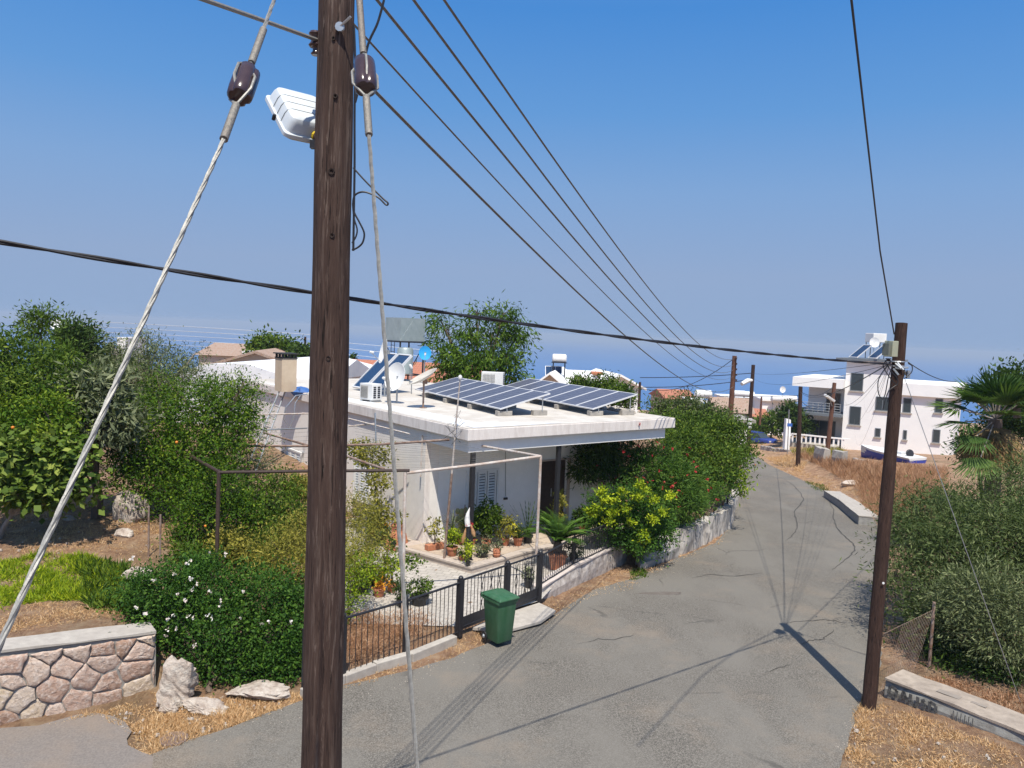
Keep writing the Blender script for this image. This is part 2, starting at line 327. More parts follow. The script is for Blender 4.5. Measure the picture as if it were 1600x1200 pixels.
WEED=m_leaf('dry_brown_weeds',(.26,.13,.07),(.42,.23,.13),(.58,.38,.24),.2,.8)
LG={ # leaf greens
 'mid':m_leaf('leaf_mid',(0.022,0.046,0.006),(0.080,0.143,0.014),(0.199,0.259,0.031)),
 'citrus':m_leaf('leaf_citrus',(0.019,0.050,0.005),(0.074,0.155,0.009),(0.230,0.299,0.023)),
 'dark':m_leaf('leaf_dark',(0.014,0.033,0.007),(0.047,0.089,0.016),(0.107,0.162,0.027)),
 'olive':m_leaf('leaf_olive',(0.043,0.062,0.024),(0.128,0.156,0.065),(0.301,0.329,0.154),.2),
 'fig':m_leaf('leaf_fig',(0.039,0.078,0.010),(0.134,0.202,0.032),(0.321,0.377,0.077)),
 'hedge':m_leaf('leaf_hedge',(0.011,0.042,0.007),(0.047,0.119,0.014),(0.122,0.221,0.027)),
 'lime':m_leaf('leaf_lime',(0.059,0.116,0.006),(0.259,0.351,0.015),(0.556,0.602,0.032)),
 'yellow':m_leaf('leaf_yellowing',(0.090,0.103,0.017),(0.261,0.244,0.043),(0.496,0.421,0.077)),
 'oleander':m_leaf('leaf_oleander',(0.019,0.055,0.008),(0.074,0.155,0.021),(0.184,0.272,0.046)),
 'willow':m_leaf('leaf_willow',(0.03,0.052,0.013),(0.082,0.118,0.034),(0.2,0.235,0.09)),
 'ash':m_leaf('leaf_ash',(0.019,0.050,0.006),(0.080,0.155,0.014),(0.214,0.311,0.034),.4),
 'grey':m_leaf('leaf_greygreen',(0.048,0.067,0.034),(0.141,0.165,0.082),(0.319,0.338,0.183),.2),
 'deadfrond':m_leaf('dead_frond',(0.080,0.051,0.021),(0.264,0.176,0.076),(0.525,0.360,0.171),.2,.8),
 'palm':m_leaf('leaf_palm',(0.03,0.065,0.016),(0.07,0.135,0.028),(0.16,0.24,0.06),.25),
}
PETW=m_leaf('white_petals',(.75,.6,.55),(.85,.8,.74),(.9,.88,.85),.2); PETR=m_leaf('red_petals',(.35,.02,.03),(.5,.04,.05),(.6,.12,.1),.2)
PETO=m_leaf('orange_petals',(.6,.25,.03),(.75,.35,.03),(.8,.5,.05),.2); PETY=m_leaf('yellow_petals',(.5,.42,.02),(.65,.58,.03),(.75,.7,.1),.2)
ORNG=pm('orange_fruit',(.75,.25,.03),(.7,.2,.02),9,.5,bmp=.1)
# ------------------------------------------------------------ leaves
def leafmesh(name,P,Dr,Nn,L,Wd,lc,mat,parent=None,fold=.0):
    """P base points, Dr unit directions, Nn normals, L lengths, Wd widths; each leaf a rhombus"""
    n=len(P); Sd=np.cross(Dr,Nn); Sd/=np.linalg.norm(Sd,axis=1)[:,None]+1e-9
    V=np.empty((n,4,3)); mid=P+Dr*(L*.45)[:,None]; up=np.cross(Sd,Dr)*(L*fold)[:,None]
    V[:,0]=P; V[:,1]=mid+Sd*(Wd*.5)[:,None]+up; V[:,2]=P+Dr*L[:,None]; V[:,3]=mid-Sd*(Wd*.5)[:,None]+up
    return quadmesh(name,V.reshape(-1,3),n,np.repeat(lc,4),mat,parent)
def quadmesh(name,V,n,lc,mat,parent):
    if parent is not None and parent.name in ROOTM:
        Mi=np.array(ROOTM[parent.name].inverted()); V=V@Mi[:3,:3].T+Mi[:3,3]
    me=bpy.data.meshes.new(name); me.vertices.add(4*n); me.loops.add(4*n); me.polygons.add(n)
    me.vertices.foreach_set('co',V.astype(np.float32).ravel()); me.loops.foreach_set('vertex_index',np.arange(4*n,dtype=np.int32))
    me.polygons.foreach_set('loop_start',np.arange(0,4*n,4,dtype=np.int32)); 
    at=me.attributes.new('lc','FLOAT','POINT'); at.data.foreach_set('value',lc.astype(np.float32))
    me.materials.append(mat); me.update(calc_edges=True)
    o=link(bpy.data.objects.new(name,me))
    if parent is not None: o.parent=parent
    return o
def rnd_unit(n):
    v=RNG.normal(size=(n,3)); return v/np.linalg.norm(v,axis=1)[:,None]
def crown(name,lobes,n,mat,parent,L=.09,W=.45,per=26,sig=.16,hang=0.,out=.6,inner=.55,bias=0.,flat=.0,clipz=None):
    """lobes: (centre, radii). twigs are spread through the outer shell of every lobe, leaves cluster round each twig"""
    k=max(4,n//per); A=np.array([r[0]*r[1]+r[0]*r[2]+r[1]*r[2] for c,r in lobes]); idx=RNG.choice(len(lobes),k,p=A/A.sum())
    C=np.array([tuple(c) for c,r in lobes])[idx]; R=np.array([tuple(r) for c,r in lobes])[idx]
    u=rnd_unit(k); lump=1+.16*np.sin(u[:,0]*5+C[:,0]*3)*np.cos(u[:,2]*6+C[:,1]*2)+RNG.normal(size=k)*.07
    rad=inner+(1.03-inner)*RNG.random(k)**.6
    T=C+u*R*(rad*lump)[:,None]
    ti=np.repeat(np.arange(k),per); m=len(ti)
    P=T[ti]+RNG.normal(size=(m,3))*sig*np.array([1,1,.8])*(.6+.8*RNG.random(k))[ti][:,None]
    tl=RNG.random(k); lc=np.clip(.5+(tl[ti]-.5)*.55+RNG.normal(size=m)*.17+bias,0,1)
    Dr=u[ti]*out+rnd_unit(m)*.8+np.array([0,0,-hang]); Dr/=np.linalg.norm(Dr,axis=1)[:,None]
    Nn=rnd_unit(m)*.8+u[ti]*.5+np.array([0,0,.6+flat]); Nn/=np.linalg.norm(Nn,axis=1)[:,None]
    Ls=L*(.6+.8*RNG.random(m))
    if clipz is not None:
        ok=P[:,2]>clipz; P,Dr,Nn,Ls,lc=P[ok],Dr[ok],Nn[ok],Ls[ok],lc[ok]
    return leafmesh(name,P,Dr,Nn,Ls,Ls*W,lc,mat,parent)
def lobe(px,py,r,d,ry=None,asp=1.0):
    """a lobe seen round that spot, r pixels across (half), d metres away"""
    q=r/FPX*d; return (D(px,py,d),(q,ry if ry else q,q*asp))
def limbs(base,lobes,r0,mat,parent,name='trunk',fork=.35,bend=.15):
    mb=MB(); base=Vector(base); zc=min(l[0].z for l in lobes); cx=sum((l[0] for l in lobes),Vector())/len(lobes)
    F0=base.lerp(Vector((cx.x,cx.y,zc)),fork); F0.z=base.z+(zc-base.z)*max(.35,fork+.1)
    mb.tube([base-Vector((0,0,.2)),base.lerp(F0,.5)+Vector((random.uniform(-bend,bend),0,0)),F0],[r0*1.2,r0,r0*.8],9)
    for c,r in lobes:
        mdl=F0.lerp(c,.5)+Vector([random.uniform(-bend,bend) for _ in range(3)])
        mb.tube([F0,mdl,c,c+Vector((random.uniform(-.5,.5)*r[0],0,r[2]*.6))],[r0*.6,r0*.42,r0*.22,r0*.06],6)
        for _ in range(4):
            e=c+Vector([random.uniform(-.8,.8)*q for q in r]); mb.tube([mdl.lerp(c,random.random()),e],[r0*.16,r0*.04],5)
    return obj(name,mb,mat,parent,smooth=True)
def plant(name,label,cat,base,lobes,n,mat,L=.09,W=.45,trunk=BARK,r0=.07,group=None,**k):
    o=root(name,label,cat,base,group=group)
    limbs(base,lobes,r0,trunk,o,'trunk' if cat in('tree','palm') else 'stem'); crown('crown' if cat=='tree' else 'foliage',lobes,n,mat,o,L,W,**k); return o
def grass(name,P,h,mat,parent=None,w=.012,lean=.5):
    q=np.sin(P[:,0]*2.3+np.sin(P[:,1]*1.7)*2)*np.cos(P[:,1]*2.9+np.cos(P[:,0]*3.1))+.6*np.sin(P[:,0]*7.1+P[:,1]*3.3)*np.cos(P[:,1]*8.3-P[:,0]*2.2)
    keep=RNG.random(len(P))<np.clip(.62+q*.45,.12,1); P=P[keep]; hq=np.clip(.8+q[keep]*.35,.35,1.4)
    n=len(P); Dr=rnd_unit(n)*lean+np.array([0,0,1.]); Dr/=np.linalg.norm(Dr,axis=1)[:,None]
    Nn=rnd_unit(n); Ls=h*(.4+RNG.random(n))*hq; lc=np.clip(.5+RNG.normal(size=n)*.25,0,1)
    return leafmesh(name,P,Dr,Nn,Ls,np.full(n,w)*(.7+.6*RNG.random(n)),lc,mat,parent)
def cells_in(poly,n):
    P=np.array([(p.x,p.y) for p in poly]); lo,hi=P.min(0),P.max(0); out=[]
    for _it in range(60):
        if len(out)>=n: break
        q=lo+(hi-lo)*RNG.random((n*2,2)); ins=np.zeros(len(q),bool); j=len(P)-1
        for i in range(len(P)):
            a,b=P[i],P[j]; c=((a[1]>q[:,1])!=(b[1]>q[:,1]))&(q[:,0]<(b[0]-a[0])*(q[:,1]-a[1])/(b[1]-a[1]+1e-12)+a[0]); ins^=c; j=i
        out+=list(q[ins])
    return np.array([(x,y,H(x,y)) for x,y in (out[:n] or [(p[0],p[1]) for p in P])])
# ------------------------------------------------------------ ground, road, sea
def axis(segs):
    a=[]
    for s,e,st in segs: a+=list(np.arange(s,e,st))
    return np.array(a+[segs[-1][1]])
def terrain():
    X=axis([(-900,-120,60),(-120,-40,8),(-40,-14,1),(-14,16,.25),(16,45,1),(45,130,5),(130,1000,60)])
    Y=axis([(-20,6,2),(6,32,.25),(32,60,.6),(60,100,2),(100,250,10),(250,1250,50)])
    V=[(x,y,H(x,y)+(RNG.normal()*(.004 if np.interp(y,_wy,_wx)<x<np.interp(y,_ry,_rx) else .014) if abs(x)<40 and y<50 else 0)) for y in Y for x in X]
    nx=len(X); Fc=[(j*nx+i,j*nx+i+1,(j+1)*nx+i+1,(j+1)*nx+i) for j in range(len(Y)-1) for i in range(nx-1)]
    mb=MB(); mb.v=V; mb.f=Fc; mb.mi=[0]*len(Fc)
    return tag(obj('ground',mb,GRND,smooth=True),kind='structure')
terrain()
def resample(P,n):
    P=[Vector((p.x,p.y)) for p in P]; d=[0]
    for a,b in zip(P,P[1:]): d.append(d[-1]+(b-a).length)
    out=[]
    for t in np.linspace(0,1,n):
        s=t*d[-1]; i=min(len(P)-2,max(0,int(np.searchsorted(d,s)-1))); f=(s-d[i])/(d[i+1]-d[i]+1e-9); out.append(P[i].lerp(P[i+1],f))
    return out
def pair(Lp,Rp,n,m,zf,jit=0):
    # split both edges by distance ahead so that they stay roughly opposite
    mb=MB(); A=resample(Lp,n); B=resample(Rp,n); V=[]
    for i in range(n):
        a,b=A[i],B[i]; ja=random.uniform(-jit,jit); jb=random.uniform(-jit,jit)
        for k in range(m+1):
            t=k/m; p=a.lerp(b,t)
            if k==0: p=p+(b-a).normalized()*ja
            if k==m: p=p+(b-a).normalized()*jb
            V.append((p.x,p.y,zf(p.x,p.y)))
    mb.v=V; mb.f=[(i*(m+1)+k,i*(m+1)+k+1,(i+1)*(m+1)+k+1,(i+1)*(m+1)+k) for i in range(n-1) for k in range(m)]; mb.mi=[0]*len(mb.f); return mb
zr2=lambda x,y: max(H(x,y),zroad(y))+.022 if False else zroad(y)+.03
tag(obj('road',pair(LEw,REw,260,26,zr2,.05),ASPH,smooth=True),kind='structure')
# side road that leaves round the bend, behind the parked car
sr=MB(); a=[march(*p) for p in((1100,706),(1165,700),(1228,694),(1226,685),(1190,684),(1100,690))]
sr.add([(p.x,p.y,zroad(p.y)+.05) for p in a],[(5,4,1,0),(4,3,2,1)]); tag(obj('side_road',sr,ASPH),kind='structure')
TAR=pm('dark_crack_filler',(.05,.046,.042),(.09,.083,.075),30,.95,bmp=0); STN=pm('brown_road_stain',(.12,.1,.085),(.16,.14,.12),9,.95,bmp=.3)
def on_road(x,y,o=.038): p=march(x,y); return Vector((p.x,p.y,zroad(p.y)+o))
for pts,w0_ in(([(1225,750),(1237,757),(1245,765),(1252,772),(1255,782),(1248,793),(1241,802),(1244,815),(1245,827),(1238,838),(1227,847)],.035),([(1287,775),(1295,785),(1302,797),(1303,812),(1307,825),(1315,836),(1325,845),(1333,851),(1335,857),(1333,865),(1327,872),(1315,882),(1300,892)],.035),([(1225,977),(1250,974),(1287,972),(1305,973),(1322,978)],.02),([(1250,1010),(1266,1005),(1282,1002),(1293,996),(1302,987)],.02),([(1196,1056),(1215,1048),(1234,1044)],.018),([(1080,905),(1110,900),(1150,903),(1190,898)],.02),([(900,1010),(935,1002),(960,1004),(990,996)],.012)):
    m=MB(); P=[on_road(*q) for q in pts]; Q=[]
    for a,b in zip(P,P[1:]): Q+=[a.lerp(b,s)+Vector((random.uniform(-.03,.03),random.uniform(-.03,.03),0)) for s in(0,.25,.5,.75)]
    Q.append(P[-1])
    for i,(a,b) in enumerate(zip(Q,Q[1:])):
        d=(b-a).normalized(); s=Vector((-d.y,d.x,0)); wa_=w0_*(.25+.75*math.sin(math.pi*i/len(Q)))*random.uniform(.5,1); m.quad(a-s*wa_,b-s*wa_,b+s*wa_,a+s*wa_)
    tag(obj('road_crack',m,TAR),kind='structure')
m=MB(); C=on_road(1030,930,.036); m.v=[tuple(C+Vector((math.cos(a)*.62*random.uniform(.8,1.1)+math.sin(a)*.05,math.sin(a)*.16*random.uniform(.8,1.1)+math.cos(a)*.1,0))) for a in np.linspace(0,6.283,25)[:-1]]; m.f=[tuple(range(24))]; m.mi=[0]; tag(obj('road_stain',m,STN),kind='structure')
# driveway apron at the bottom left
dv=MB(); a=[G(*p) for p in((-60,1145),(60,1137),(120,1120),(150,1117),(176,1122),(196,1132),(206,1146),(198,1158),(200,1168),(216,1176),(240,1186),(228,1260),(-80,1340))]
dv.add([(p.x,p.y,.036) for p in a],[tuple(range(len(a)-1,-1,-1))]); tag(obj('driveway',dv,DRIVE),kind='structure')
# sea
def m_sea():
    mt,nt,bs=newmat('sea_water'); v=coords(nt)
    col=ramp(nt,noise(nt,coords(nt,(.002,.0006,1)),1,5),[(.35,(.03,.13,.34)),(.65,(.04,.16,.4))])
    nt.links.new(col,bs.inputs['Base Color']); bs.inputs['Roughness'].default_value=.32; bs.inputs['IOR'].default_value=1.2
    bump(nt,bs,noise(nt,coords(nt,(.05,.12,1)),1,6),.35,1.5); return mt
sea=MB(); sea.quad((-70000,700,-75),(70000,700,-75),(70000,75000,-75),(-70000,75000,-75)); tag(obj('sea',sea,m_sea()),kind='structure')
# ------------------------------------------------------------ bungalow with flat roof
A0=Vector((-.96,19.35,0)); AZ=math.radians(37.5)
MH=Matrix.Translation(A0)@Matrix.Rotation(AZ,4,'Z'); MHi=MH.inverted()
def hl(x,y,z=0): return MH@Vector((x,y,z))
def HP(px,py,ax,val):
    """pixel -> house-local point on the plane local[ax]=val"""
    o=MHi@CAM; d=MHi.to_3x3()@ray(px,py); return o+d*((val-o[ax])/d[ax])
house=root('bungalow','white flat roofed bungalow with porch behind the black iron fence','house',A0,AZ)
def part(name,mb,mt,par=None,**k): return obj(name,mb,mt,par or house,world=False,**k)
RW,RD=7.75,17.5
mb=MB().b2((-.12,0,3.42),(RW,RD,3.72)); roofo=part('roof_slab',mb,FASC,bevel=.015)
mb=MB().b2((-.1,.02,3.722),(RW-.02,RD-.02,3.735)); part('roof_screed',mb,ROOFW,roofo)
mb=MB().prism([(0.05,.5),(.75,.5),(.9,3),(.6,8),(.7,14),(.05,15)],3.737,3.742); mb.prism([(1.2,.08),(3.2,.15),(1.5,.7),(.2,1.2),(.1,.1)],3.7425,3.746); part('roof_coating',mb,ROOFP,roofo)
# low lumpy kerb along the far right edge of the roof
mb=MB()
for i in range(12): mb.blob((RW-.35+random.uniform(-.08,.08),1.6+i*.42,3.76),(.2,.26,.1),8,.25,i)
part('roof_kerb',mb,CONCL,roofo)
mb=MB().b2((.0,.14,3.1),(RW-.3,.34,3.418)); mb.b2((.0,.342,3.1),(.2,2.2,3.418)); part('porch_beam',mb,W_)
mb=MB().b2((.0,2.2,-.3),(.42,RD-.2,3.418)); part('side_wall',mb,WSIDE)
FY=2.2
# front wall with door and window openings
dl=HP(846,740,1,FY); dr=HP(886,740,1,FY); wl=HP(728,745,1,FY); wr=HP(779,745,1,FY)
wt=HP(760,733,1,FY).z; wb=HP(770,802,1,FY).z; dt=HP(860,720,1,FY).z
mb=MB(); x0=.425; x1=RW-.35
mb.b2((x0,FY,-.3),(wl.x,FY+.25,3.418)); mb.b2((wr.x,FY,-.3),(dl.x,FY+.25,3.418)); mb.b2((dr.x,FY,-.3),(x1,FY+.25,3.418))
mb.b2((wl.x,FY,-.3),(wr.x,FY+.25,wb)); mb.b2((wl.x,FY,wt),(wr.x,FY+.25,3.418)); mb.b2((dl.x,FY,dt),(dr.x,FY+.25,3.418))
mb.b2((x1+.002,FY,-.3),(x1+.2,RD-.2,3.418)); mb.b2((.425,RD-.45,-.3),(x1,RD-.2,3.418)); part('front_wall',mb,W_)
mb=MB().b2((.165,FY+.003,.1),(.16,FY+.26,3.1)) if False else MB().b2((-.03,FY-.012,-.1),(.14,FY-.002,3.1)); part('corner_pilaster',mb,FASC)
mb=MB().b2((.3,FY-.014,.25),(1.6,FY-.003,1.0)); pts=[(.32,.25),(1.6,.25),(1.6,1.02),(.95,1.02)]
# shutters
def shutter(x0,x1,z0,z1,y,n,par,axis='y',sgn=-1,mats=(WPL,BLK)):
    def bb(a,b):  # swap axes for the side wall
        if axis=='y': return a,b
        return (a[1],a[0],a[2]),(b[1],b[0],b[2])
    win=MB(); 
    for a,b in(((x0,y-.03,z0),(x0+.06,y+.05,z1)),((x1-.06,y-.03,z0),(x1,y+.05,z1)),((x0+.06,y-.03,z1-.06),(x1-.06,y+.05,z1)),((x0+.06,y-.03,z0),(x1-.06,y+.05,z0+.05))): win.b2(*bb(a,b))
    w_=part('window',win,mats[0],par)
    bk=MB().b2(*bb((x0+.06,y+.06,z0+.05),(x1-.06,y+.075,z1-.06))); part('dark_backing',bk,mats[1],w_)
    wd=(x1-x0-.12)/n
    for i in range(n):
        a=x0+.06+i*wd+.012; b=a+wd-.03; mb=MB()
        for p,q in(((a,y-.012,z0+.055),(a+.05,y+.03,z1-.065)),((b-.05,y-.012,z0+.055),(b,y+.03,z1-.065)),((a+.05,y-.012,z1-.13),(b-.05,y+.03,z1-.065)),((a+.05,y-.012,z0+.055),(b-.05,y+.03,z0+.13))): mb.b2(*bb(p,q))
        k=int((z1-z0-.2)/.085)
        for j in range(k):
            z=z0+.135+(j+.5)*(z1-z0-.27)/k
            vs=[(a+.05,y-.008,z-.03),(b-.05,y-.008,z-.03),(b-.05,y+.028,z+.022),(a+.05,y+.028,z+.022)]
            if axis=='x': vs=[(v[1],v[0],v[2]) for v in vs]
            mb.add(vs,[(0,1,2,3)])
        part('shutter',mb,mats[0],w_)
    sill=MB().b2(*bb((x0-.06,y-.1,z0-.06),(x1+.06,y-.032,z0-.002))); part('sill',sill,CONCL,w_)
shutter(wl.x+.002,wr.x-.002,wb+.002,wt-.002,FY,3,house)
for (pa,pb,pt,pbm) in ((448,474,702,745),(556,582,720,792)):
    q0=HP(pb,(pt+pbm)/2,0,0); q1=HP(pa,(pt+pbm)/2,0,0); zt=HP((pa+pb)/2,pt,0,0).z; zb=zt-1.25
    shutter(q0.y,q1.y,zb,zt,-.08,3,house,axis='x')
# door
mb=MB().b2((dl.x,FY+.1,.25),(dr.x,FY+.15,dt)); d_=part('door',mb,DKB)
mb=MB(); n=4; dw=(dr.x-dl.x)/2
for i in range(2):
    for z0,z1 in((.4,1.0),(1.1,1.75),(1.85,dt-.12)): mb.b2((dl.x+i*dw+.1,FY+.085,z0),(dl.x+(i+1)*dw-.1,FY+.098,z1))
part('door_panel',mb,DKB,d_); mb=MB().tube([(dl.x+dw-.06,FY+.05,1.1),(dl.x+dw-.06,FY+.05,1.35)],.014,6); part('handle',mb,GALV,d_)
mb=MB().b2((dr.x,FY-.03,.25),(dr.x+.12,FY-.002,dt+.05)); mb.b2((dl.x,FY-.03,dt),(dr.x-.002,FY-.002,dt+.05)); part('door_frame',mb,TERR if False else pm('beige_door_frame',(.5,.4,.33),(.45,.36,.3),6,.8))
for px in (739,873):
    c=HP(px,712 if px==739 else 700,1,.25); mb=MB().b2((c.x-.055,.19,.25),(c.x+.055,.3,3.099)); part('column',mb,BLK,bevel=.008)
mb=MB().tube([HP(790,700,1,FY-.02),HP(790,775,1,FY-.02)],.006,5); q=HP(790,779,1,FY-.03); mb.b2((q.x-.06,FY-.06,q.z-.03),(q.x+.06,FY-.003,q.z+.03)); part('doorbell_cable',mb,BLK)
# terrace step
tp=[(-.08,-.32),(2.05,.08),(x1,.5),(x1,FY-.001),(-.003,FY-.001),(-.01,2.6),(-.8,2.3)]
mb=MB().prism(tp,-.2,.25); te=part('terrace',mb,TREDGE)
mb=MB().prism([(.12,-.02),(2.05,.35),(x1-.1,.75),(x1-.1,FY-.05),(.05,FY-.05),(-.62,2.1)],.2505,.258); part('terrace_floor',mb,pm('sandy_screed',(.52,.43,.34),(.44,.35,.27),8,.95,bmp=.3,c3=(.3,.22,.16)),te)
mb=MB().prism([(-.1,-.345),(2.05,.06),(x1,.48),(x1,.6),(2.03,.2),(.03,-.16),(-.68,2.28),(-.84,2.28)],.2,.262); part('terrace_edging',mb,TREDGE,te,bevel=.01)
mb=MB().b2((-.06,2.62,-.1),(-.003,9,.18)); part('wall_base',mb,TREDGE)
# patio
pat=MB(); a=[Vector((0,0,0)),G(712,985,.0)]+[Vector((x+.06,y,0)) for x,y in WL[3:8]]
b=[hl(6.5,.6),hl(2,.3),hl(.2,-.1),hl(.3,3),hl(0.2,9)]+[hl(-2.6,8),hl(-2.5,2.5),Vector((-3.2,15.5,0))]
pl=[(p.x,p.y,.085) for p in a[1:]+b]; pat.add(pl,[tuple(range(len(pl)))]); 
tag(obj('patio',pat,PATIO),kind='structure')
# ------------------------------------------------------------ on the bungalow's roof
def along(p,q,t): return p+(q-p)*t
PVG=newmat('solar_cell_glass')
def _pv():
    mt,nt,bs=PVG; v=coords(nt); b=N(nt,'ShaderNodeTexBrick',offset=0); nt.links.new(v,b.inputs[0])
    for k,x in(('Color1',(.075,.073,.095,1)),('Color2',(.095,.092,.115,1)),('Mortar',(.2,.2,.23,1)),('Scale',1),('Mortar Size',.006),('Brick Width',.16),('Row Height',.16)): b.inputs[k].default_value=x
    nt.links.new(b.outputs[0],bs.inputs['Base Color']); bs.inputs['Roughness'].default_value=.3; bs.inputs['Specular IOR Level'].default_value=.35; return mt
PV=_pv(); ALU=pm('white_aluminium_frame',(.7,.7,.7),(.66,.66,.66),6,.4,metal=.1,bmp=0)
def array(corner,npan,label,nfirst):
    ang=math.atan2(-5.77,3.09)+math.pi   # long axis runs away from the lower near corner
    ax=Vector((math.cos(ang),math.sin(ang),0)); ay=Vector((ax.y,-ax.x,0))  # ay: uphill side
    tl=math.radians(15); up=(ay*math.cos(tl)+Vector((0,0,1))*math.sin(tl)); nz=ax.cross(up); 
    if nz.z<0: nz=-nz
    M=Matrix((ax,up,nz)).transposed().to_4x4(); M.translation=corner
    r=root('solar_array',label,'solar panels',corner,M=M,group='photovoltaic arrays on the bungalow roof')
    for i in range(npan):
        x=i*1.0; fr=MB()
        fr.b2((x,0,0),(x+.035,1.75,.04)); fr.b2((x+.955,0,0),(x+.99,1.75,.04)); fr.b2((x+.035,0,0),(x+.955,.035,.04)); fr.b2((x+.035,1.715,0),(x+.955,1.75,.04))
        p=obj('solar_panel',fr,ALU,r,world=False); g=MB().b2((x+.035,.035,.01),(x+.955,1.715,.036)); obj('cells',g,PV,p,world=False)
    lg=MB(); 
    for i in range(0,npan+1,2):
        for y in(.25,1.5):
            t=M@Vector((i*.99+.05 if i<npan else npan-.1,y,-.02)); obj('support_leg',MB().tube([t,(t.x,t.y,3.86)],.018,6),GALV,r)
    for i in range(0,npan+1,2):
        for y in(.1,1.35):
            t=M@Vector((min(i*.99+.15,npan-.2),y+.1,0)); bb=MB().box((t.x,t.y,3.81),.48,.2,.15,rz=ang+math.pi/2 if y<1 else ang+math.pi/2); obj('ballast_block',bb,CONC,r,bevel=.01)
c1=Vector((-.31,22.44,3.93)); array(c1,7,'blue solar panel array on concrete blocks, nearer the satellite dishes','a')
array(Vector((2.52,23.56,3.93)),7,'blue solar panel array on concrete blocks, farther right along the roof','b')
def dish(base,hz,r,face,name_label,mt,lnb=True,cat='satellite dish',pole=True,oval=1.08,polemat=GALV):
    base=Vector(base); o=root('satellite_dish',name_label,cat,base)
    c=base+Vector((0,0,hz)); fdir=Vector(face).normalized(); Q=fdir.to_track_quat('Z','Y').to_matrix()
    prof=[(0.001,0),(r*.3,r*.03),(r*.6,r*.1),(r*.85,r*.2),(r,r*.28),(r*1.01,r*.27),(r*.85,r*.175),(r*.6,r*.075),(r*.3,r*.005),(.001,-.02)]
    m=MB(); n=28; vs=[c+Q@Vector((q*math.cos(2*math.pi*j/n)*.93,q*math.sin(2*math.pi*j/n)*oval,z)) for q,z in prof for j in range(n)]
    m.add(vs,[(i*n+j,i*n+(j+1)%n,(i+1)*n+(j+1)%n,(i+1)*n+j) for i in range(len(prof)-1) for j in range(n)]); obj('reflector',m,mt,o,smooth=True)
    dn=Q@Vector((0,-1,0)); dn=dn if dn.z<0 else -dn
    if lnb:
        e=c+fdir*r*1.25+dn*r*.35; m=MB().tube([c+dn*r*.95+fdir*.1,e],.015,6); a_=obj('feed_arm',m,GALV,o); m=MB().lathe(e-fdir*.04,[(.03,-.08),(.045,-.06),(.045,.05),(.03,.07)],10,axis=-fdir); obj('receiver',m,WPL,a_,smooth=True)
    if pole:
        m=MB().tube([base,base+Vector((0,0,hz-.1)),c-fdir*.1],.03,8); m.lathe(base,[(.12,0),(.12,.015)],12); m.box(c-fdir*.07,.14,.14,.14); obj('mast',m,polemat,o,smooth=True)
    return o
WD=pm('white_dish_paint',(.78,.78,.77),(.72,.72,.7),5,.5,bmp=.03,c3=(.66,.62,.56)); BD=pm('dirty_beige_dish',(.55,.53,.48),(.45,.42,.36),6,.7,bmp=.05,c3=(.35,.26,.18))
p=G(693,632,3.74)
p=D(621,590,25.2); dish((p.x,p.y,3.74),p.z-3.74,.48,(-.75,-1,.35),'large white dish on the roof between the water heater and the beige dish',WD,oval=1.0)
p=D(592,549,27.5); dish((p.x+.25,p.y,3.74),p.z-3.74,.42,(-1,-.45,.25),'white dish with long feed arm above the solar water heater',WD)
p=D(655,593,24); q_=G(667,640,3.74); dish((p.x+.15,p.y,3.74),p.z-3.74,.48,(-.55,-.2,1.0),'beige dish tilted skyward on a rusty mast, beside the solar array',BD,oval=1.1,polemat=RUST)
# water heater collectors
def collector(p0,w,l,ang,tl,par,mtf=ALU):
    ax=Vector((math.cos(ang),math.sin(ang),0)); ay=Vector((-ax.y,ax.x,0)); up=ay*math.cos(tl)+Vector((0,0,1))*math.sin(tl); nz=ax.cross(up); M=Matrix((ax,up,nz)).transposed()
    f=MB(); 
    for a,b in(((0,0,-.04),(.05,l,.05)),((w-.05,0,-.04),(w,l,.05)),((.05,0,-.04),(w-.05,.05,.05)),((.05,l-.05,-.04),(w-.05,l,.05))):
        c=M@Vector([(a[i]+b[i])/2 for i in range(3)])+p0; f.box(c,*[abs(b[i]-a[i]) for i in range(3)],M=M)
    fo=obj('collector',f,mtf,par); g=MB().box(p0+M@Vector((w/2,l/2,0)),w-.1,l-.1,.05,M=M); obj('absorber',g,CGL,fo); return M
CGL=newmat('collector_glass'); CGL[2].inputs['Base Color'].default_value=(.02,.045,.1,1); CGL[2].inputs['Roughness'].default_value=.1; CGL=CGL[0]
wh=root('solar_water_heater','pair of tilted blue solar water heating collectors behind the air conditioner','water heater',G(585,615,3.74))
b0=G(551,607,3.78); 
for i in range(2): 
    pz=b0+Vector((.609,-.793,0))*(i*1.12)+Vector((0,0,.05)); collector(pz,1.0,1.95,AZ-math.pi/2,math.radians(44),wh)
m=MB(); 
for i in range(3):
    t=b0+Vector((.609,-.793,0))*(i*1.1)+Vector((.793,.609,0))*1.36; m.tube([(t.x,t.y,3.74),(t.x,t.y,5.08)],.02,6)
obj('frame_leg',m,GALV,wh)
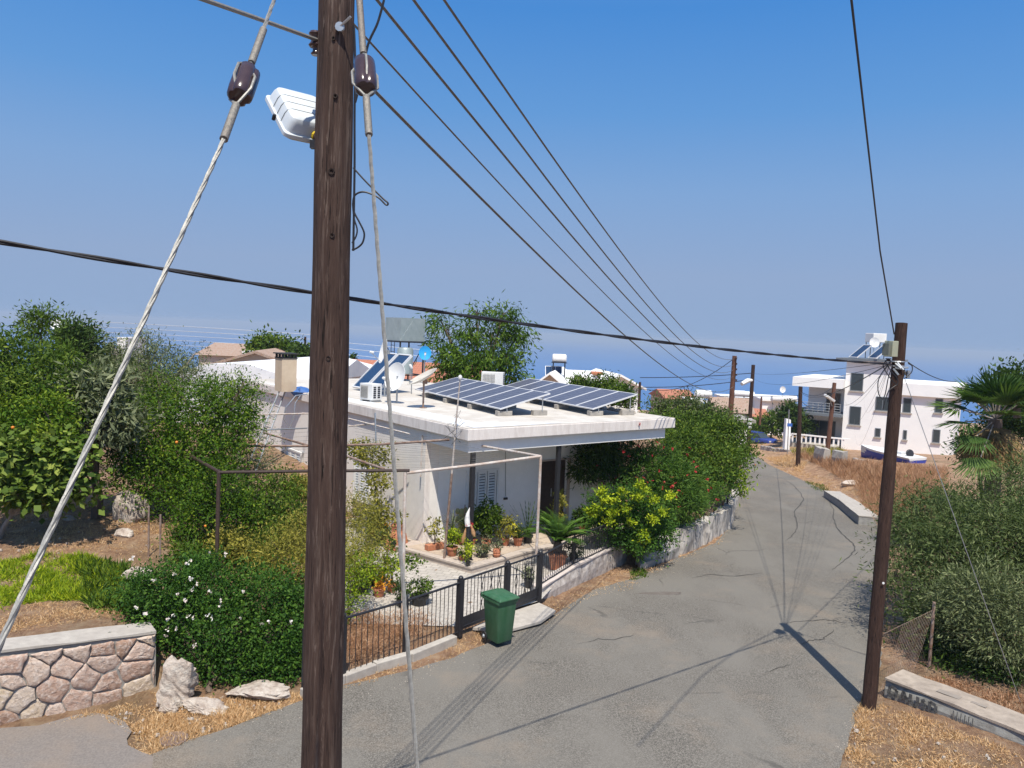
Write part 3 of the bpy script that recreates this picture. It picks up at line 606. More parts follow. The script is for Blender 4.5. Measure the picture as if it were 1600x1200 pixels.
# air conditioner outdoor unit
def acunit(p,rz,w,d,h,label):
    o=root('air_conditioner',label,'air conditioner',p,rz); ROOTM[o.name]=Matrix.Translation(Vector(p))@Matrix.Rotation(rz,4,'Z')
    b=MB().b2((-w/2,-d/2,.06),(w/2,d/2,h)); obj('casing',b,WPL,o,world=False,bevel=.015)
    g=MB()
    for i in range(9): g.b2((-w/2+.06+i*(w*.6/9),-d/2-.012,.12),(-w/2+.06+i*(w*.6/9)+.012,-d/2-.003,h-.07))
    for i in range(9): g.b2((-w/2+.06,-d/2-.02,.13+i*(h-.2)/9),(-w/2+.62*w,-d/2-.013,.14+i*(h-.2)/9))
    obj('fan_grille',g,pm('grille_grey',(.3,.29,.27)),o,world=False)
    g=MB()
    for i in range(2):
        for j in range(6): g.b2((w/2+.002,-d/2+.05+i*(d/2-.03),.13+j*(h-.2)/6),(w/2+.006,-d/2+.05+i*(d/2-.03)+d/2-.1,.13+(j+.7)*(h-.2)/6))
    obj('side_grille',g,BLK,o,world=False); g=MB().b2((-w/2+.05,-d/2,0),(-w/2+.12,d/2,.058)); g.b2((w/2-.12,-d/2,0),(w/2-.05,d/2,.058)); obj('foot',g,GALV,o,world=False); return o
acunit(G(579,627,3.74),math.radians(-38),.62,.42,.6,'white air conditioning unit on the roof in front of the water heater')
p=D(770,598,33); p.z=3.74; acunit(p,math.radians(-10),.95,.35,.75,'white air conditioning unit far back between the two solar arrays')
# chimney
p=G(446,611,3.74); ch=root('chimney','beige block chimney with dark cowl on the left edge of the roof','chimney',p,AZ); ROOTM[ch.name]=Matrix.Translation(p)@Matrix.Rotation(AZ,4,'Z')
obj('stack',MB().b2((-.28,-.34,0),(.28,.34,1.2)),pm('cream_render',(.62,.5,.36),(.56,.44,.31),5,.9,bmp=.1,c3=(.48,.36,.25)),ch,world=False)
m=MB().b2((-.34,-.4,1.36),(.34,.4,1.4)); 
for x in(-.24,0,.24):
    for y in(-.3,0,.3): m.b2((x-.035,y-.035,1.2),(x+.035,y+.035,1.36))
m.b2((-.3,-.36,1.2),(.3,.36,1.235)); obj('cowl',m,pm('sooty_metal',(.035,.035,.035)),ch,world=False)
p=G(470,612,3.74); solo('tarpaulin','folded blue tarpaulin lying beside the chimney','tarpaulin',MB().blob(p,(.35,.3,.2),9,.3,3),pm('blue_tarp',(.06,.16,.42),(.05,.13,.36),6,.6,bmp=.3))
# ladder
a,b=D(437,610,28.0),D(372,764,24.5); a2,b2=D(445,613,28.2),D(388,768,24.7)
la=root('ladder','grey metal ladder leaning on the roof edge beneath the chimney','ladder',b)
for q,r_ in((a,b),(a2,b2)): obj('rail',MB().tube([q,r_],.03,6),GALV,la)
m=MB()
for i in range(9): t=.06+i*.11; m.tube([a.lerp(b,t),a2.lerp(b2,t)],.018,5)
obj('rungs',m,GALV,la)
# water tank tower behind the bungalow
tc=D(633,517,37); zt=D(633,497,37).z; zb=D(633,533,37).z; hw=.68
tk=root('water_tank_tower','big zinc cube water tank on a dark steel tower behind the roof','water tank',(tc.x,tc.y,0),math.radians(40)); MT=Matrix.Translation((tc.x,tc.y,0))@Matrix.Rotation(math.radians(40),4,'Z'); ROOTM[tk.name]=MT
m=MB().b2((-hw,-hw,zb),(hw,hw,zt))
for s in(0,1,2,3):   # pressed diagonal ridges
    R=Matrix.Rotation(s*math.pi/2,4,'Z')
    for u in(-1,1): m.tube([R@Vector((u*hw,-hw+.002,zb+.02)),R@Vector((0,-hw+.002,zt-.1))],.006,4)
obj('tank',m,TANKM,tk,world=False)
m=MB()
for x in(-hw,hw):
    for y in(-hw,hw): m.tube([(x*.95,y*.95,zb),(x*.95,y*.95,.3)],.04,6)
obj('leg',m,BLK,tk,world=False); m=MB()
for s in range(4):
    R=Matrix.Rotation(s*math.pi/2,4,'Z'); m.tube([R@Vector((-hw,-hw,zb-.02)),R@Vector((hw,-hw,zb-.02))],.04,5); m.tube([R@Vector((-hw,-hw,zb-1.6)),R@Vector((hw,-hw,zb-1.6))],.03,5)
    if s%2: m.tube([R@Vector((-hw,-hw,zb-.1)),R@Vector((hw,-hw,zb-1.6))],.025,5)
obj('brace',m,BLK,tk,world=False); m=MB()
for u in(-.15,.15): m.tube([(-hw-.1,u-.2,zb),(-hw-.1,u-.2,zb-2)],.018,5)
for i in range(6): m.tube([(-hw-.1,-.35,zb-.2-i*.3),(-hw-.1,-.05,zb-.2-i*.3)],.014,4)
obj('ladder_rail',m,BLK,tk,world=False)
p=D(633,560,36.2); zt2=D(633,543,36.2).z; cy=MB().lathe((p.x,p.y,zt2-1.25),[(.30,0),(.38,.04),(.38,1.15),(.3,1.25)],20); solo('hot_water_cylinder','grey upright hot water cylinder inside the tank tower','water cylinder',cy,TANKM,smooth=True)
p=D(664,552,35.0); dish((p.x,p.y,3.0),p.z-3.0,.3,(.15,-1,.2),'small bright blue dish hanging beside the tank tower',pm('bright_blue_paint',(.02,.33,.7),(.02,.3,.65)),pole=True)
# antenna pole in front of the terrace
o=root('antenna_pole','thin rusty antenna pole wrapped in loose wires at the terrace corner','pole',G(693,882,.09))
b_=G(693,882,.09); mid=D(706,740,19.5); t_=D(713,655,19.4); e_=D(719,592,19.3)
obj('tube_lower',MB().tube([b_,mid],.032,8),RUST,o,smooth=True); obj('tube_upper',MB().tube([mid,t_,e_],[.026,.022,.016],8),PIPEW,o,smooth=True)
m=MB().lathe(e_,[(.03,-.03),(.05,0),(.05,.06),(.02,.1)],10); obj('tip_bulb',m,WPL,o,smooth=True); m=MB()
for k in range(7):
    a=D(709,680-k*5,19.4); rr=random.Random(k); m.tube([a,a+Vector((rr.uniform(-.3,.3),0,rr.uniform(-.1,.2))),a+Vector((rr.uniform(-.35,.35),0,rr.uniform(-.35,0))),a+Vector((0,0,-.2))],.004,4)
obj('loose_wire',m,RUBB,o)
# ------------------------------------------------------------ pergola of pipes
pg=root('pipe_pergola','rusty and white pipe pergola frame over the patio and garden path','pergola',G(628,945,.09))
def pipe(name,pts,r,mt): return obj(name,MB().tube([D(*q) for q in pts],r,8),mt,pg,smooth=True)
pipe('post',[(633,738,16.6),(629,962,16.2)],.035,PIPEW); pipe('post',[(845,712,17.5),(838,868,17.4)],.032,PIPEW); pipe('post',[(342,738,16.4),(338,905,16.3)],.045,DKB); pipe('post',[(746,648,21),(741,720,21)],.03,PIPEW) if False else None
pipe('crossbar',[(342,738,16.4),(490,736,16.5),(640,735,16.6)],.034,DKB); pipe('crossbar',[(326,697,20.5),(490,697,20.3),(600,694,20),(702,687,19.6)],.032,RUST)
pipe('crossbar',[(276,700,20.6),(345,739,16.4)],.04,DKB); pipe('crossbar',[(412,676,22.5),(488,698,20.3)],.03,RUST); pipe('crossbar',[(540,712,18.4),(600,733,16.6)],.03,RUST)
pipe('crossbar',[(636,739,16.6),(740,727,17),(845,713,17.5)],.033,PIPEW); pipe('crossbar',[(737,694,20.2),(845,713,17.5)],.03,PIPEW)
pipe('crossbar',[(400,648,23.5),(488,646,23.3)],.024,PIPEW); pipe('crossbar',[(410,672,22.5),(480,669,22.3)],.02,GALV); pipe('crossbar',[(545,666,22.3),(586,662,22)],.022,PIPEW); pipe('crossbar',[(545,654,22.5),(640,678,21)],.02,PIPEW)
pipe('post',[(586,645,21.8),(588,705,21.6)],.025,GALV)
m=MB()
for i in range(16):
    t=i/15; a=D(548+2*i,660+4.6*i,21-.28*i); b=D(712+6*i,688+2.2*i,19.8-.15*i); 
    ms=[a.lerp(b,s)+Vector((0,0,-.06*math.sin(s*3.1)+random.uniform(-.015,.015))) for s in np.linspace(0,1,7)]; m.tube(ms,.0035,3,cap=False)
for i in range(9):
    a=D(405,668+7*i,22.3-.35*i); b=D(490,668+6.5*i,21.8-.35*i); m.tube([a,a.lerp(b,.5)+Vector((0,0,-.04)),b],.0035,3,cap=False)
obj('trellis_wire',m,WIREM,pg)
solo('fixed_pipe','white pipe standing against the front corner of the bungalow','pipe',MB().tube([D(660,680,21.2),D(657,745,21.1)],.02,6),PIPEW)
solo('hanging_hose','grey hose looped down from the roof edge near the chimney','hose',MB().tube([G(480,616,3.75),D(462,618,26.6),D(447,636,26.4),D(443,655,26.4),D(453,668,26.4),D(459,650,26.4),D(461,630,26.5),D(470,617,27)],.018,6),GALV,smooth=True)
# ------------------------------------------------------------ fences, gates and walls by the street
def fence(name,label,pts,h,cat='fence',post_r=.035,gap=.115,bottom=.12,mt=BLK,pw=None,kick=0,group=None,base=None,ends=(1,1)):
    """pts: ground points; top rail h above them"""
    o=root(name,label,cat,pts[0],group=group); m=MB()
    for a,b in zip(pts,pts[1:]):
        n=max(1,int((b-a).length/gap)); dz=Vector((0,0,1))
        for i in range(1,n): q=a.lerp(b,i/n); m.tube([q+dz*bottom,q+dz*(h-.02)],.008,5,cap=False)
    obj('bars',m,mt,o)
    m=MB().tube([p+Vector((0,0,h)) for p in pts],.024,8); obj('top_rail',m,mt,o,smooth=True); m=MB().tube([p+Vector((0,0,bottom)) for p in pts],.015,6); obj('bottom_rail',m,mt,o)
    for i,p in enumerate(pts):
        if (i==0 and not ends[0]) or (i==len(pts)-1 and not ends[1]): continue
        r=post_r; m=MB().box(p+Vector((0,0,h/2)),2*r,2*r,h+.06,rz=.9); m.lathe(p+Vector((0,0,h+.03)),[(r*.9,0),(r,.03),(r*.6,.06),(.002,.075)],10); obj('post',m,mt,o,bevel=.004)
    if kick:
        m=MB()
        for a,b in zip(pts,pts[1:]):
            c=a.lerp(b,.5)+Vector((0,0,bottom+kick/2-.06)); d=b-a; m.box(c,d.length-.1,.012,kick,rz=math.atan2(d.y,d.x))
        obj('kick_plate',m,mt,o)
    return o
gA=G(717,993,.03); gB=G(841,942,.03)
f1=[G(475,1085,.03),G(536,1062,.03),G(632,1028,.03),gA.copy()]
fence('iron_fence','black iron bar fence beside the dry grass, left of the gate',f1,1.1,ends=(1,0),bottom=.08)
gt=fence('iron_gate','black iron double gate with kick plate behind the green bin',[gA,gA.lerp(gB,.56),gB],1.14,'gate',.055,gap=.1,bottom=.16,kick=.26)
m=MB()
for t in(.25,.36,.46,.68,.8,.9):
    a=gA.lerp(gB,t); d=(gB-gA).normalized(); m.tube([a+Vector((0,0,.3))-d*.06,a+Vector((0,0,.7))+d*.05,a+Vector((0,0,1.1))-d*.06],.007,4); m.tube([a+Vector((0,0,.3))+d*.06,a+Vector((0,0,.7))-d*.05,a+Vector((0,0,1.1))+d*.06],.007,4)
obj('twisted_bars',m,BLK,gt)
# whitewashed low wall, its fence, small gate
def wallrun(name,label,pts,hs,th,mt,capmt=None,cat='wall',group=None,rough=.0,zb=-.25,side=1):
    o=root(name,label,cat,pts[0],group=group); P=[]
    for a,b,h0,h1 in zip(pts,pts[1:],hs,hs[1:]):
        n=max(1,int((b-a).length/.35))
        for i in range(n): t=i/n; P.append((a.lerp(b,t),h0+(h1-h0)*t))
    P.append((pts[-1],hs[-1])); rr=random.Random(5); vs=[]
    for i,(p,h) in enumerate(P):
        q=P[min(i+1,len(P)-1)][0]-P[max(i-1,0)][0]; nn=Vector((-q.y,q.x,0)).normalized()*side; j=lambda s:rr.uniform(-rough,rough)*s
        f=p-nn*0; b=p+nn*th; vs+=[Vector((f.x,f.y,p.z+zb))+nn*j(.5),Vector((f.x,f.y,p.z+h*.5))+nn*j(1),Vector((f.x,f.y,p.z+h+j(.6)))+nn*(.02+j(.7)),Vector((b.x,b.y,p.z+h+j(.6))),Vector((b.x,b.y,p.z+zb))]
    m=MB(); fs=[]
    for i in range(len(P)-1):
        for k in range(4): fs.append((i*5+k,(i+1)*5+k,(i+1)*5+k+1,i*5+k+1))
    fs+=[(0,1,2,3,4),tuple((len(P)-1)*5+k for k in(4,3,2,1,0))]; 
    m.add(vs,fs); obj('masonry',m,mt,o)
    if capmt:
        m=MB(); e=.012
        for i,(p,h) in enumerate(P):
            q=P[min(i+1,len(P)-1)][0]-P[max(i-1,0)][0]; nn=Vector((-q.y,q.x,0)).normalized()*side
            for s,z in((-e,.0),(th+e,.0)): 
                c=p+nn*s; m.v+=[(c.x,c.y,p.z+h+.005+rr.uniform(0,.015)),(c.x,c.y,p.z+h+.05+rr.uniform(-.012,.012))]
        for i in range(len(P)-1):
            a=i*4; b=a+4; m.f+=[(a,b,b+1,a+1),(a+1,b+1,b+3,a+3),(a+3,b+3,b+2,a+2),(a+2,b+2,b,a)]; m.mi+=[0]*4
        m.f+=[(0,1,3,2),(len(m.v)-4,len(m.v)-2,len(m.v)-1,len(m.v)-3)]; m.mi+=[0,0]
        obj('coping',m,capmt,o)
    return o
MOTT=pm('flaking_whitewash',(.64,.59,.54),(.27,.22,.19),7,.95,bmp=.6,bscale=14,c3=(.55,.48,.42),big=2.5)
hs=[.34,.5,.62]
wallrun('low_wall','low whitewashed stone wall carrying iron fence, right of the gate',wa,hs,.28,MOTT,pm('pinkish_coping',(.6,.53,.48),(.52,.44,.4),6,.9,bmp=.3),rough=.03)
nn=Vector((-.72,.55,0))*.12
fp=[p+Vector((0,0,h+.04))+nn for p,h in zip(wa,hs)]; fence('iron_fence','black iron bar fence standing on the low whitewashed wall',[fp[0],fp[1],fp[2]],.72,ends=(0,1),post_r=.022,bottom=.03)
sg=[wa[2]+Vector((.05,.1,.35))+nn,zz(march(1012,872))+Vector((0,0,.3))+nn]
fence('iron_gate','small black iron gate at the foot of the lime green shrub',sg,1.0,'gate',.04,gap=.1,kick=.2,bottom=.1)
m=MB(); a=[zz(march(*p)) for p in((1000,893),(1024,884),(1018,866),(990,872))]; m.prism([(p.x,p.y,p.z) for p in a],-.1,.2); solo('doorstep','worn concrete step before the small gate','step',m,CONCL,bevel=.02)
wallrun('roadside_wall','grey whitewashed rubble wall under the oleander along the bend','wall' and wb_,[.55,.7,.8,.85,.85,.85],.35,pm('streaky_whitewash',(.6,.56,.51),(.24,.215,.19),5,.95,bmp=1,bscale=11,c3=(.2,.17,.15),big=2.6,vs=(1,1,.45)),rough=.11)
fence('iron_railing','short black railing at the far end of the roadside wall',[wb_[3]+Vector((-.1,.4,.8)),wb_[5]+Vector((-.1,.3,.8))],.9,ends=(1,1),post_r=.03,cat='railing')
# concrete ramp and kerb in front of the gate
m=MB(); a=[G(*p,0) for p in((790,990),(845,975),(868,958),(842,946),(775,968),(738,985))]; m.prism([(p.x,p.y) for p in a],.0,.07); tag(obj('gate_ramp',m,CONCL,bevel=.01),kind='structure')
m=MB(); k=[G(472,1092),G(536,1066),G(585,1048),G(640,1032),G(710,1003)]; 
for i,(a,b) in enumerate(zip(k,k[1:])):
    d=b-a; m.box(a.lerp(b,.5)+Vector((0,0,.05)),d.length-.01,.16,.22-.03*(i%2),rz=math.atan2(d.y,d.x))
solo('fence_kerb','broken pale concrete kerb under the black iron fence','kerb',m,CONCL,bevel=.015)
# stone retaining wall at the left
sw=[G(-260,1175),G(-60,1145),G(0,1132),G(120,1108),G(243,1080)]
wallrun('stone_wall','tall pink rubble stone wall with flat concrete coping at the left','' or sw,[1.15,1.12,1.1,1.05,.98],.5,MORTAR,CONCL,rough=.012)
swo=bpy.data.objects['stone_wall']
def build_stones():
    segs=[]; acc=0
    for a,b in zip(sw,sw[1:]): segs.append((acc,a,b)); acc+=(b-a).length
    def at(u,z,off):
        for s0,a,b in reversed(segs):
            if u>=s0 or s0==0:
                d=(b-a).normalized(); return a+d*(u-s0)+Vector((d.y,-d.x,0))*(off+.006)+Vector((0,0,z))
    rr=random.Random(3); seeds=[]; z=-.05
    r_=0
    while z<1.15:
        hgt=rr.uniform(.2,.36); u=rr.uniform(-.3,0)+(.15 if r_%2 else 0)
        while u<acc+.2: wdt=rr.choice((.16,.25,.36,.5,.58))*rr.uniform(.85,1.15); seeds.append((u+wdt/2,z+hgt/2+rr.uniform(-.1,.1))); u+=wdt
        z+=hgt; r_+=1
    V=[];Fc=[];LC=[]
    for i,(cx,cz) in enumerate(seeds):
        top=1.13-.15*max(0,cx)/acc-.015
        poly=[(cx-.6,-.1),(cx+.6,-.1),(cx+.6,top),(cx-.6,top)]; poly=[(min(max(x,0.02),acc-.02),y) for x,y in poly]
        for j,(ox,oz) in enumerate(seeds):
            if i==j or abs(ox-cx)>1 : continue
            mx,mz=(cx+ox)/2,(cz+oz)/2; nx,nz=ox-cx,oz-cz; L=math.hypot(nx,nz); nx/=L; nz/=L; mx-=nx*.009; mz-=nz*.009; out=[]
            for k in range(len(poly)):
                p,q=poly[k],poly[(k+1)%len(poly)]; dp=(p[0]-mx)*nx+(p[1]-mz)*nz; dq=(q[0]-mx)*nx+(q[1]-mz)*nz
                if dp<=0: out.append(p)
                if (dp<0)!=(dq<0) and abs(dp-dq)>1e-9: t=dp/(dp-dq); out.append((p[0]+(q[0]-p[0])*t,p[1]+(q[1]-p[1])*t))
            poly=out
            if len(poly)<3: break
        if len(poly)<3: continue
        gx=sum(p[0] for p in poly)/len(poly); gz_=sum(p[1] for p in poly)/len(poly)
        # resample the outline and roughen it
        ring=[]
        for k in range(len(poly)):
            p,q=poly[k],poly[(k+1)%len(poly)]; n=max(1,int(math.hypot(q[0]-p[0],q[1]-p[1])/.05))
            for s in range(n): ring.append((p[0]+(q[0]-p[0])*s/n+rr.uniform(-.011,.011),p[1]+(q[1]-p[1])*s/n+rr.uniform(-.011,.011)))
        n=len(ring); b=len(V); tone=rr.random(); bul=rr.uniform(.02,.045); tx,tz=rr.uniform(-.12,.12),rr.uniform(-.12,.12)
        for sc,off in((1,-.006),(.97,bul*.4),(.86,bul*.8),(.55,bul*1.05),(.25,bul*.9)):
            for x,y in ring:
                xx,yy=gx+(x-gx)*sc,gz_+(y-gz_)*sc; V.append(at(xx,yy,off+(0 if off<0 else (xx-gx)*tx+(yy-gz_)*tz+rr.uniform(-.005,.005)))); LC.append(tone)
        V.append(at(gx,gz_,bul*1.2)); LC.append(tone)
        for r in range(4):
            for k in range(n): Fc.append((b+r*n+k,b+r*n+(k+1)%n,b+(r+1)*n+(k+1)%n,b+(r+1)*n+k))
        for k in range(n): Fc.append((b+4*n+k,b+4*n+(k+1)%n,b+5*n))
    mb=MB(); mb.v=[tuple(v) for v in V]; mb.f=Fc; mb.mi=[0]*len(Fc); o=obj('stones',mb,STONES,swo,smooth=True); a=o.data.attributes.new('lc','FLOAT','POINT'); a.data.foreach_set('value',LC)
build_stones()
def craggy(v,r,p,seed):
    v=Vector(v).normalized(); rr=random.Random(seed*77); q=1.25
    for _ in range(11):      # cut by random planes into flat broken faces
        n=Vector((rr.gauss(0,1),rr.gauss(0,1),rr.gauss(0,1))).normalized(); d=rr.uniform(.62,.95); k=v.dot(n)
        if k>1e-3: q=min(q,d/k)
    q*=1+.05*math.sin(v.x*13+seed)*math.sin(v.z*17)+.04*math.sin(v.y*29+v.z*23+seed)
    return (p.x+v.x*q*r[0],p.y+v.y*q*r[1],p.z+r[2]*.72+v.z*q*r[2])
def rock(px,py,r,lab,seed,z=None,j=.22,mt=ROCK):
    p=G(px,py,0) if z is None else HG(px,py); mb=MB().blob((0,0,0),(1,1,1),30,.03,seed)
    mb.v=[craggy(v,r,p,seed) for v in mb.v]; return solo('boulder',lab,'rock',mb,mt)
rock(278,1098,(.36,.3,.4),'large pale boulder at the end of the stone wall',1); rock(262,1062,(.14,.12,.14),'pinkish stone wedged between the big boulder and the stone wall',2); rock(262,1112,(.16,.14,.12),'small rounded stone in front of the pale boulder',3)
rock(320,1110,(.36,.2,.1),'flat grey stone lying before the rose hedge',4); rock(398,1088,(.5,.22,.12),'flat grey stone ledge half under the rose hedge',9)
p=G(272,1158); tag(solo('manhole_cover','rusty brown manhole cover in the dry grass verge','manhole',MB().lathe((p.x,p.y,.015),[(.2,0),(.2,.03),(.18,.035),(.001,.035)],24),pm('rusty_iron',(.16,.11,.09),(.22,.16,.13),12,.9,bmp=.4)))
# concrete block wall at the right, graffiti on its face
GRC=pm('grey_green_render',(.36,.36,.33),(.22,.21,.19),7,.95,bmp=.6,c3=(.17,.15,.13),big=1.8)
ka,kb=G(1381,1088),G(1610,1182); kb2=kb+(kb-ka)*.6
o=wallrun('kerb_wall','low concrete kerb wall with black graffiti beside the right pole','' or [ka,ka.lerp(kb,.5),kb,kb2],[.3,.3,.28,.25],.62,GRC,pm('dusty_concrete_top',(.44,.37,.3),(.3,.25,.2),6,.95,bmp=.6,c3=(.22,.18,.15),big=1.6),rough=.03,side=1)
dk=(kb-ka).normalized(); fn=Vector((dk.y,-dk.x,0))
def onface(u,z): return ka+dk*u+Vector((0,0,z))+fn*.046
m=MB()
def stroke(pts,r=.016):
    for a,b in zip(pts,pts[1:]):
        A,B=onface(*a),onface(*b); d=(B-A).normalized(); s=d.cross(fn)*r; m.quad(A-s,B-s,B+s,A+s)
stroke([(.12,.24),(.1,.1)],.03); stroke([(.1,.1),(.22,.09),(.24,.22),(.14,.25)],.03); stroke([(.3,.08),(.36,.25),(.43,.08)],.026); stroke([(.32,.15),(.42,.15)],.03)
stroke([(.48,.25),(.47,.12),(.55,.07),(.6,.13),(.6,.25)],.028); stroke([(.72,.24),(.66,.2),(.74,.15),(.68,.07)],.026); stroke([(.8,.08),(.8,.25),(.9,.22),(.9,.1),(.8,.08)],.028)
for i in range(6): stroke([(1.18+i*.06,.26),(1.17+i*.06,.03+.03*(i%3))],.007)
obj('graffiti',m,pm('faded_spray_paint',(.05,.05,.05),(.17,.17,.16),22,.9,bmp=0,c3=(.1,.1,.1)),o)
m=MB(); tags=[(.95,.3,.18,.07),(1.4,.34,.12,.04)]
for u,v,a,b in tags:
    c=ka+dk*u-fn*v+Vector((0,0,.358)); m.box(c,a*2,b*2,.003,rz=math.atan2(dk.y,dk.x)+.05)
obj('dark_patch',m,pm('worn_dusty_patch',(.3,.26,.22),(.24,.2,.17),9,.95),o)
# kerb stones further up the right side
rk=[march(*p) for p in((1312,779),(1340,797),(1374,824))]; rk=[zz(p) for p in rk]
o=wallrun('kerb_wall','low grey stone kerb at the foot of the dry bank',rk,[.3,.34,.34],.8,pm('grey_rubble_kerb',(.34,.33,.31),(.22,.21,.2),6,.95,bmp=.8,bscale=12),CONCL,rough=.06,side=-1)
wk=[zz(march(*p)) for p in((1392,890),(1400,915),(1412,945))]
# ------------------------------------------------------------ poles and street lamp
def pole(label,b,t,r0,r1,mt,bands=None,cracks=True):
    b=Vector(b); t=Vector(t); o=root('utility_pole',label,'utility pole',b); m=MB(); n=24; k=40; rr=random.Random(int(b.y*10))
    d=t-b; q=d.to_track_quat('Z','Y').to_matrix(); ph=[rr.uniform(0,6.28) for _ in range(4)]; vs=[]
    for i in range(k+1):
        s=i/k; r=r0+(r1-r0)*s
        for j in range(n):
            a=2*math.pi*j/n; w=1+.022*math.sin(3*a+ph[0]+s*2)+.015*math.sin(7*a+ph[1]+s*5)+(.02*math.sin(s*40+a*2+ph[2]) if r0>.11 else 0)
            vs.append(b+d*s+q@Vector((math.cos(a)*r*w,math.sin(a)*r*w,0)))
    m.add(vs,[(i*n+j,i*n+(j+1)%n,(i+1)*n+(j+1)%n,(i+1)*n+j) for i in range(k) for j in range(n)]+[tuple(range(k*n,(k+1)*n))])
    obj('shaft',m,mt,o,smooth=True); return o
e0=D(526,0,5.2); e1=D(502,1200,5.2); dz=(e0-e1)/(e0.z-e1.z)
pb=e1+dz*(0-e1.z); pt=e1+dz*(9.6-e1.z)
NP=pole('large dark weathered timber pole in the foreground, carrying the grey lamp',pb-dz*.3,pt,.155,.112,POLE1)
def onp(z): return e1+dz*(z-e1.z)
m=MB()
for px,py in((498,285),(497,362)): c=D(px,py,5.22); m.box(c,.03,.05,.05)
obj('step_bracket',m,BLK,NP)
KNOT=pm('knot_wood',(.02,.012,.01),(.03,.02,.015),20,.9)
for px,py,r in((518,268,.012),(519,368,.009),(524,150,.008),(521,60,.007),(513,560,.009)):
    c=D(px,py,5.075); m=MB().lathe(c,[(r*2.0,0.03),(r*1.7,-.005),(r,-.003),(r*.8,.01),(.001,.012)],10,axis=(0,1,0)); obj('bolt_hole',m,KNOT,NP)
#pm('knot_wood',(.02,.012,.01),(.03,.02,.015),20,.9),NP)
m=MB(); a=D(531,42,5.06); b=D(548,26,5.02); m.tube([a,b],.008,6); m.lathe(a,[(.03,-.01),(.03,.01)],10,axis=(0,1,0)); obj('screw_hook',m,GALV,NP)
def shackle(o,c,r=.045,h=.1):
    m=MB().lathe(c-Vector((0,0,h/2)),[(r*.8,0),(r,h*.12),(r*.65,h*.35),(r*.65,h*.6),(r,h*.85),(r*.8,h)],14); return obj('insulator',m,PORC,o,smooth=True)
shackle(NP,D(493,62,5.2),.045,.1); shackle(NP,D(494,78,5.2),.035,.07)
# loose black loops beside the pole
m=MB()
def sp(pts,d0,r,mb=None,n=6,sub=6):
    """smooth cable through picture points given as (px,py[,depth])"""
    P=[D(q[0],q[1],q[2] if len(q)>2 else d0) for q in pts]; out=[]
    for i in range(len(P)-1):
        p0=P[max(i-1,0)];p1=P[i];p2=P[i+1];p3=P[min(i+2,len(P)-1)]
        for s in np.linspace(0,1,sub,endpoint=False): out.append(.5*((2*p1)+(p2-p0)*s+(2*p0-5*p1+4*p2-p3)*s*s+(3*p1-p0-3*p2+p3)*s**3))
    out.append(P[-1]); (mb or m).tube(out,r,n); return out
sp([(553,40),(555,100),(554,180),(554,260),(553,330),(552,392)],5.13,.008); sp([(552,262),(570,282),(597,309),(606,317),(603,320),(590,308),(570,300),(557,303),(552,312),(553,330),(562,348),(569,364),(567,378),(560,386),(550,391)],5.13,.0065)
sp([(551,318),(553,340),(558,358),(556,370),(550,380)],5.13,.0055); sp([(600,0),(590,36),(575,70),(565,120),(555,160)],5.0,.008)
obj('loose_cable',m,RUBB,NP)
# street lamp head on the pole
L0=D(497,214,5.35); lampd=Vector((-.60,.10,.42)).normalized()
sl_=root('street_lamp','pale grey street lamp head on a short arm from the foreground pole','street lamp',L0)
m=MB(); sp([(515,222,5.3),(497,214,5.35),(482,205,5.4)],5.3,.03,m,12); obj('arm',m,pm('brown_arm',(.12,.07,.05),(.18,.1,.07),9,.6,bmp=.1),sl_,smooth=True)
m=MB().tube([D(494,212,5.355),D(491,210.5,5.36)],.033,12); obj('yellow_tape',m,pm('yellow_tape',(.7,.5,.03),(.6,.42,.02)),sl_)
# head: built along its own axis: u from the arm end out, v across, w up
c0=D(484,219,5.36); u=Vector((-.466,.57,.673)).normalized(); v=Vector((.9,.6,-.12)); v=(v-u*v.dot(u)).normalized(); w_=v.cross(u).normalized(); w_=w_ if w_.y<0 else -w_
def LP(a,b,c): return c0+u*a+v*b+w_*c
def loft(mb,secs):
    n=len(secs[0]); vs=[p for s in secs for p in s]; mb.add(vs,[(i*n+j,i*n+(j+1)%n,(i+1)*n+(j+1)%n,(i+1)*n+j) for i in range(len(secs)-1) for j in range(n)]+[tuple(range(n-1,-1,-1)),tuple(range((len(secs)-1)*n,len(secs)*n))])
def rrect(a0,a1,b,c,r,k=5):
    P=[]
    for cx,cy,st in((a1-r,b-r,0),(a0+r,b-r,90),(a0+r,-b+r,180),(a1-r,-b+r,270)):
        for i in range(k): an=math.radians(st+90*i/(k-1)); P.append(LP(cx+r*math.cos(an),cy+r*math.sin(an),c))
    return P
m=MB(); LN=.48; Wd_=.19
loft(m,[rrect(-.02,LN,Wd_,-.01,.04),rrect(-.02,LN,Wd_,.02,.04),rrect(.0,LN-.02,Wd_-.015,.022,.04),rrect(.01,LN-.035,Wd_-.025,.09,.045),rrect(.025,LN-.05,Wd_-.035,.118,.045),rrect(.05,LN-.08,Wd_-.06,.13,.05)]); obj('housing',m,LAMPM,sl_,smooth=True,bevel=.003)
m=MB()
for a in(.13,.22,.31):
    path=[(a,-Wd_+.012,.025),(a,-Wd_+.022,.09),(a,-Wd_+.034,.117),(a,-Wd_+.062,.131),(a,Wd_-.062,.131),(a,Wd_-.034,.117),(a,Wd_-.022,.09),(a,Wd_-.012,.025)]
    m.tube([LP(*q) for q in path],.0022,4)
obj('seam_line',m,pm('dark_seam',(.08,.09,.1)),sl_)
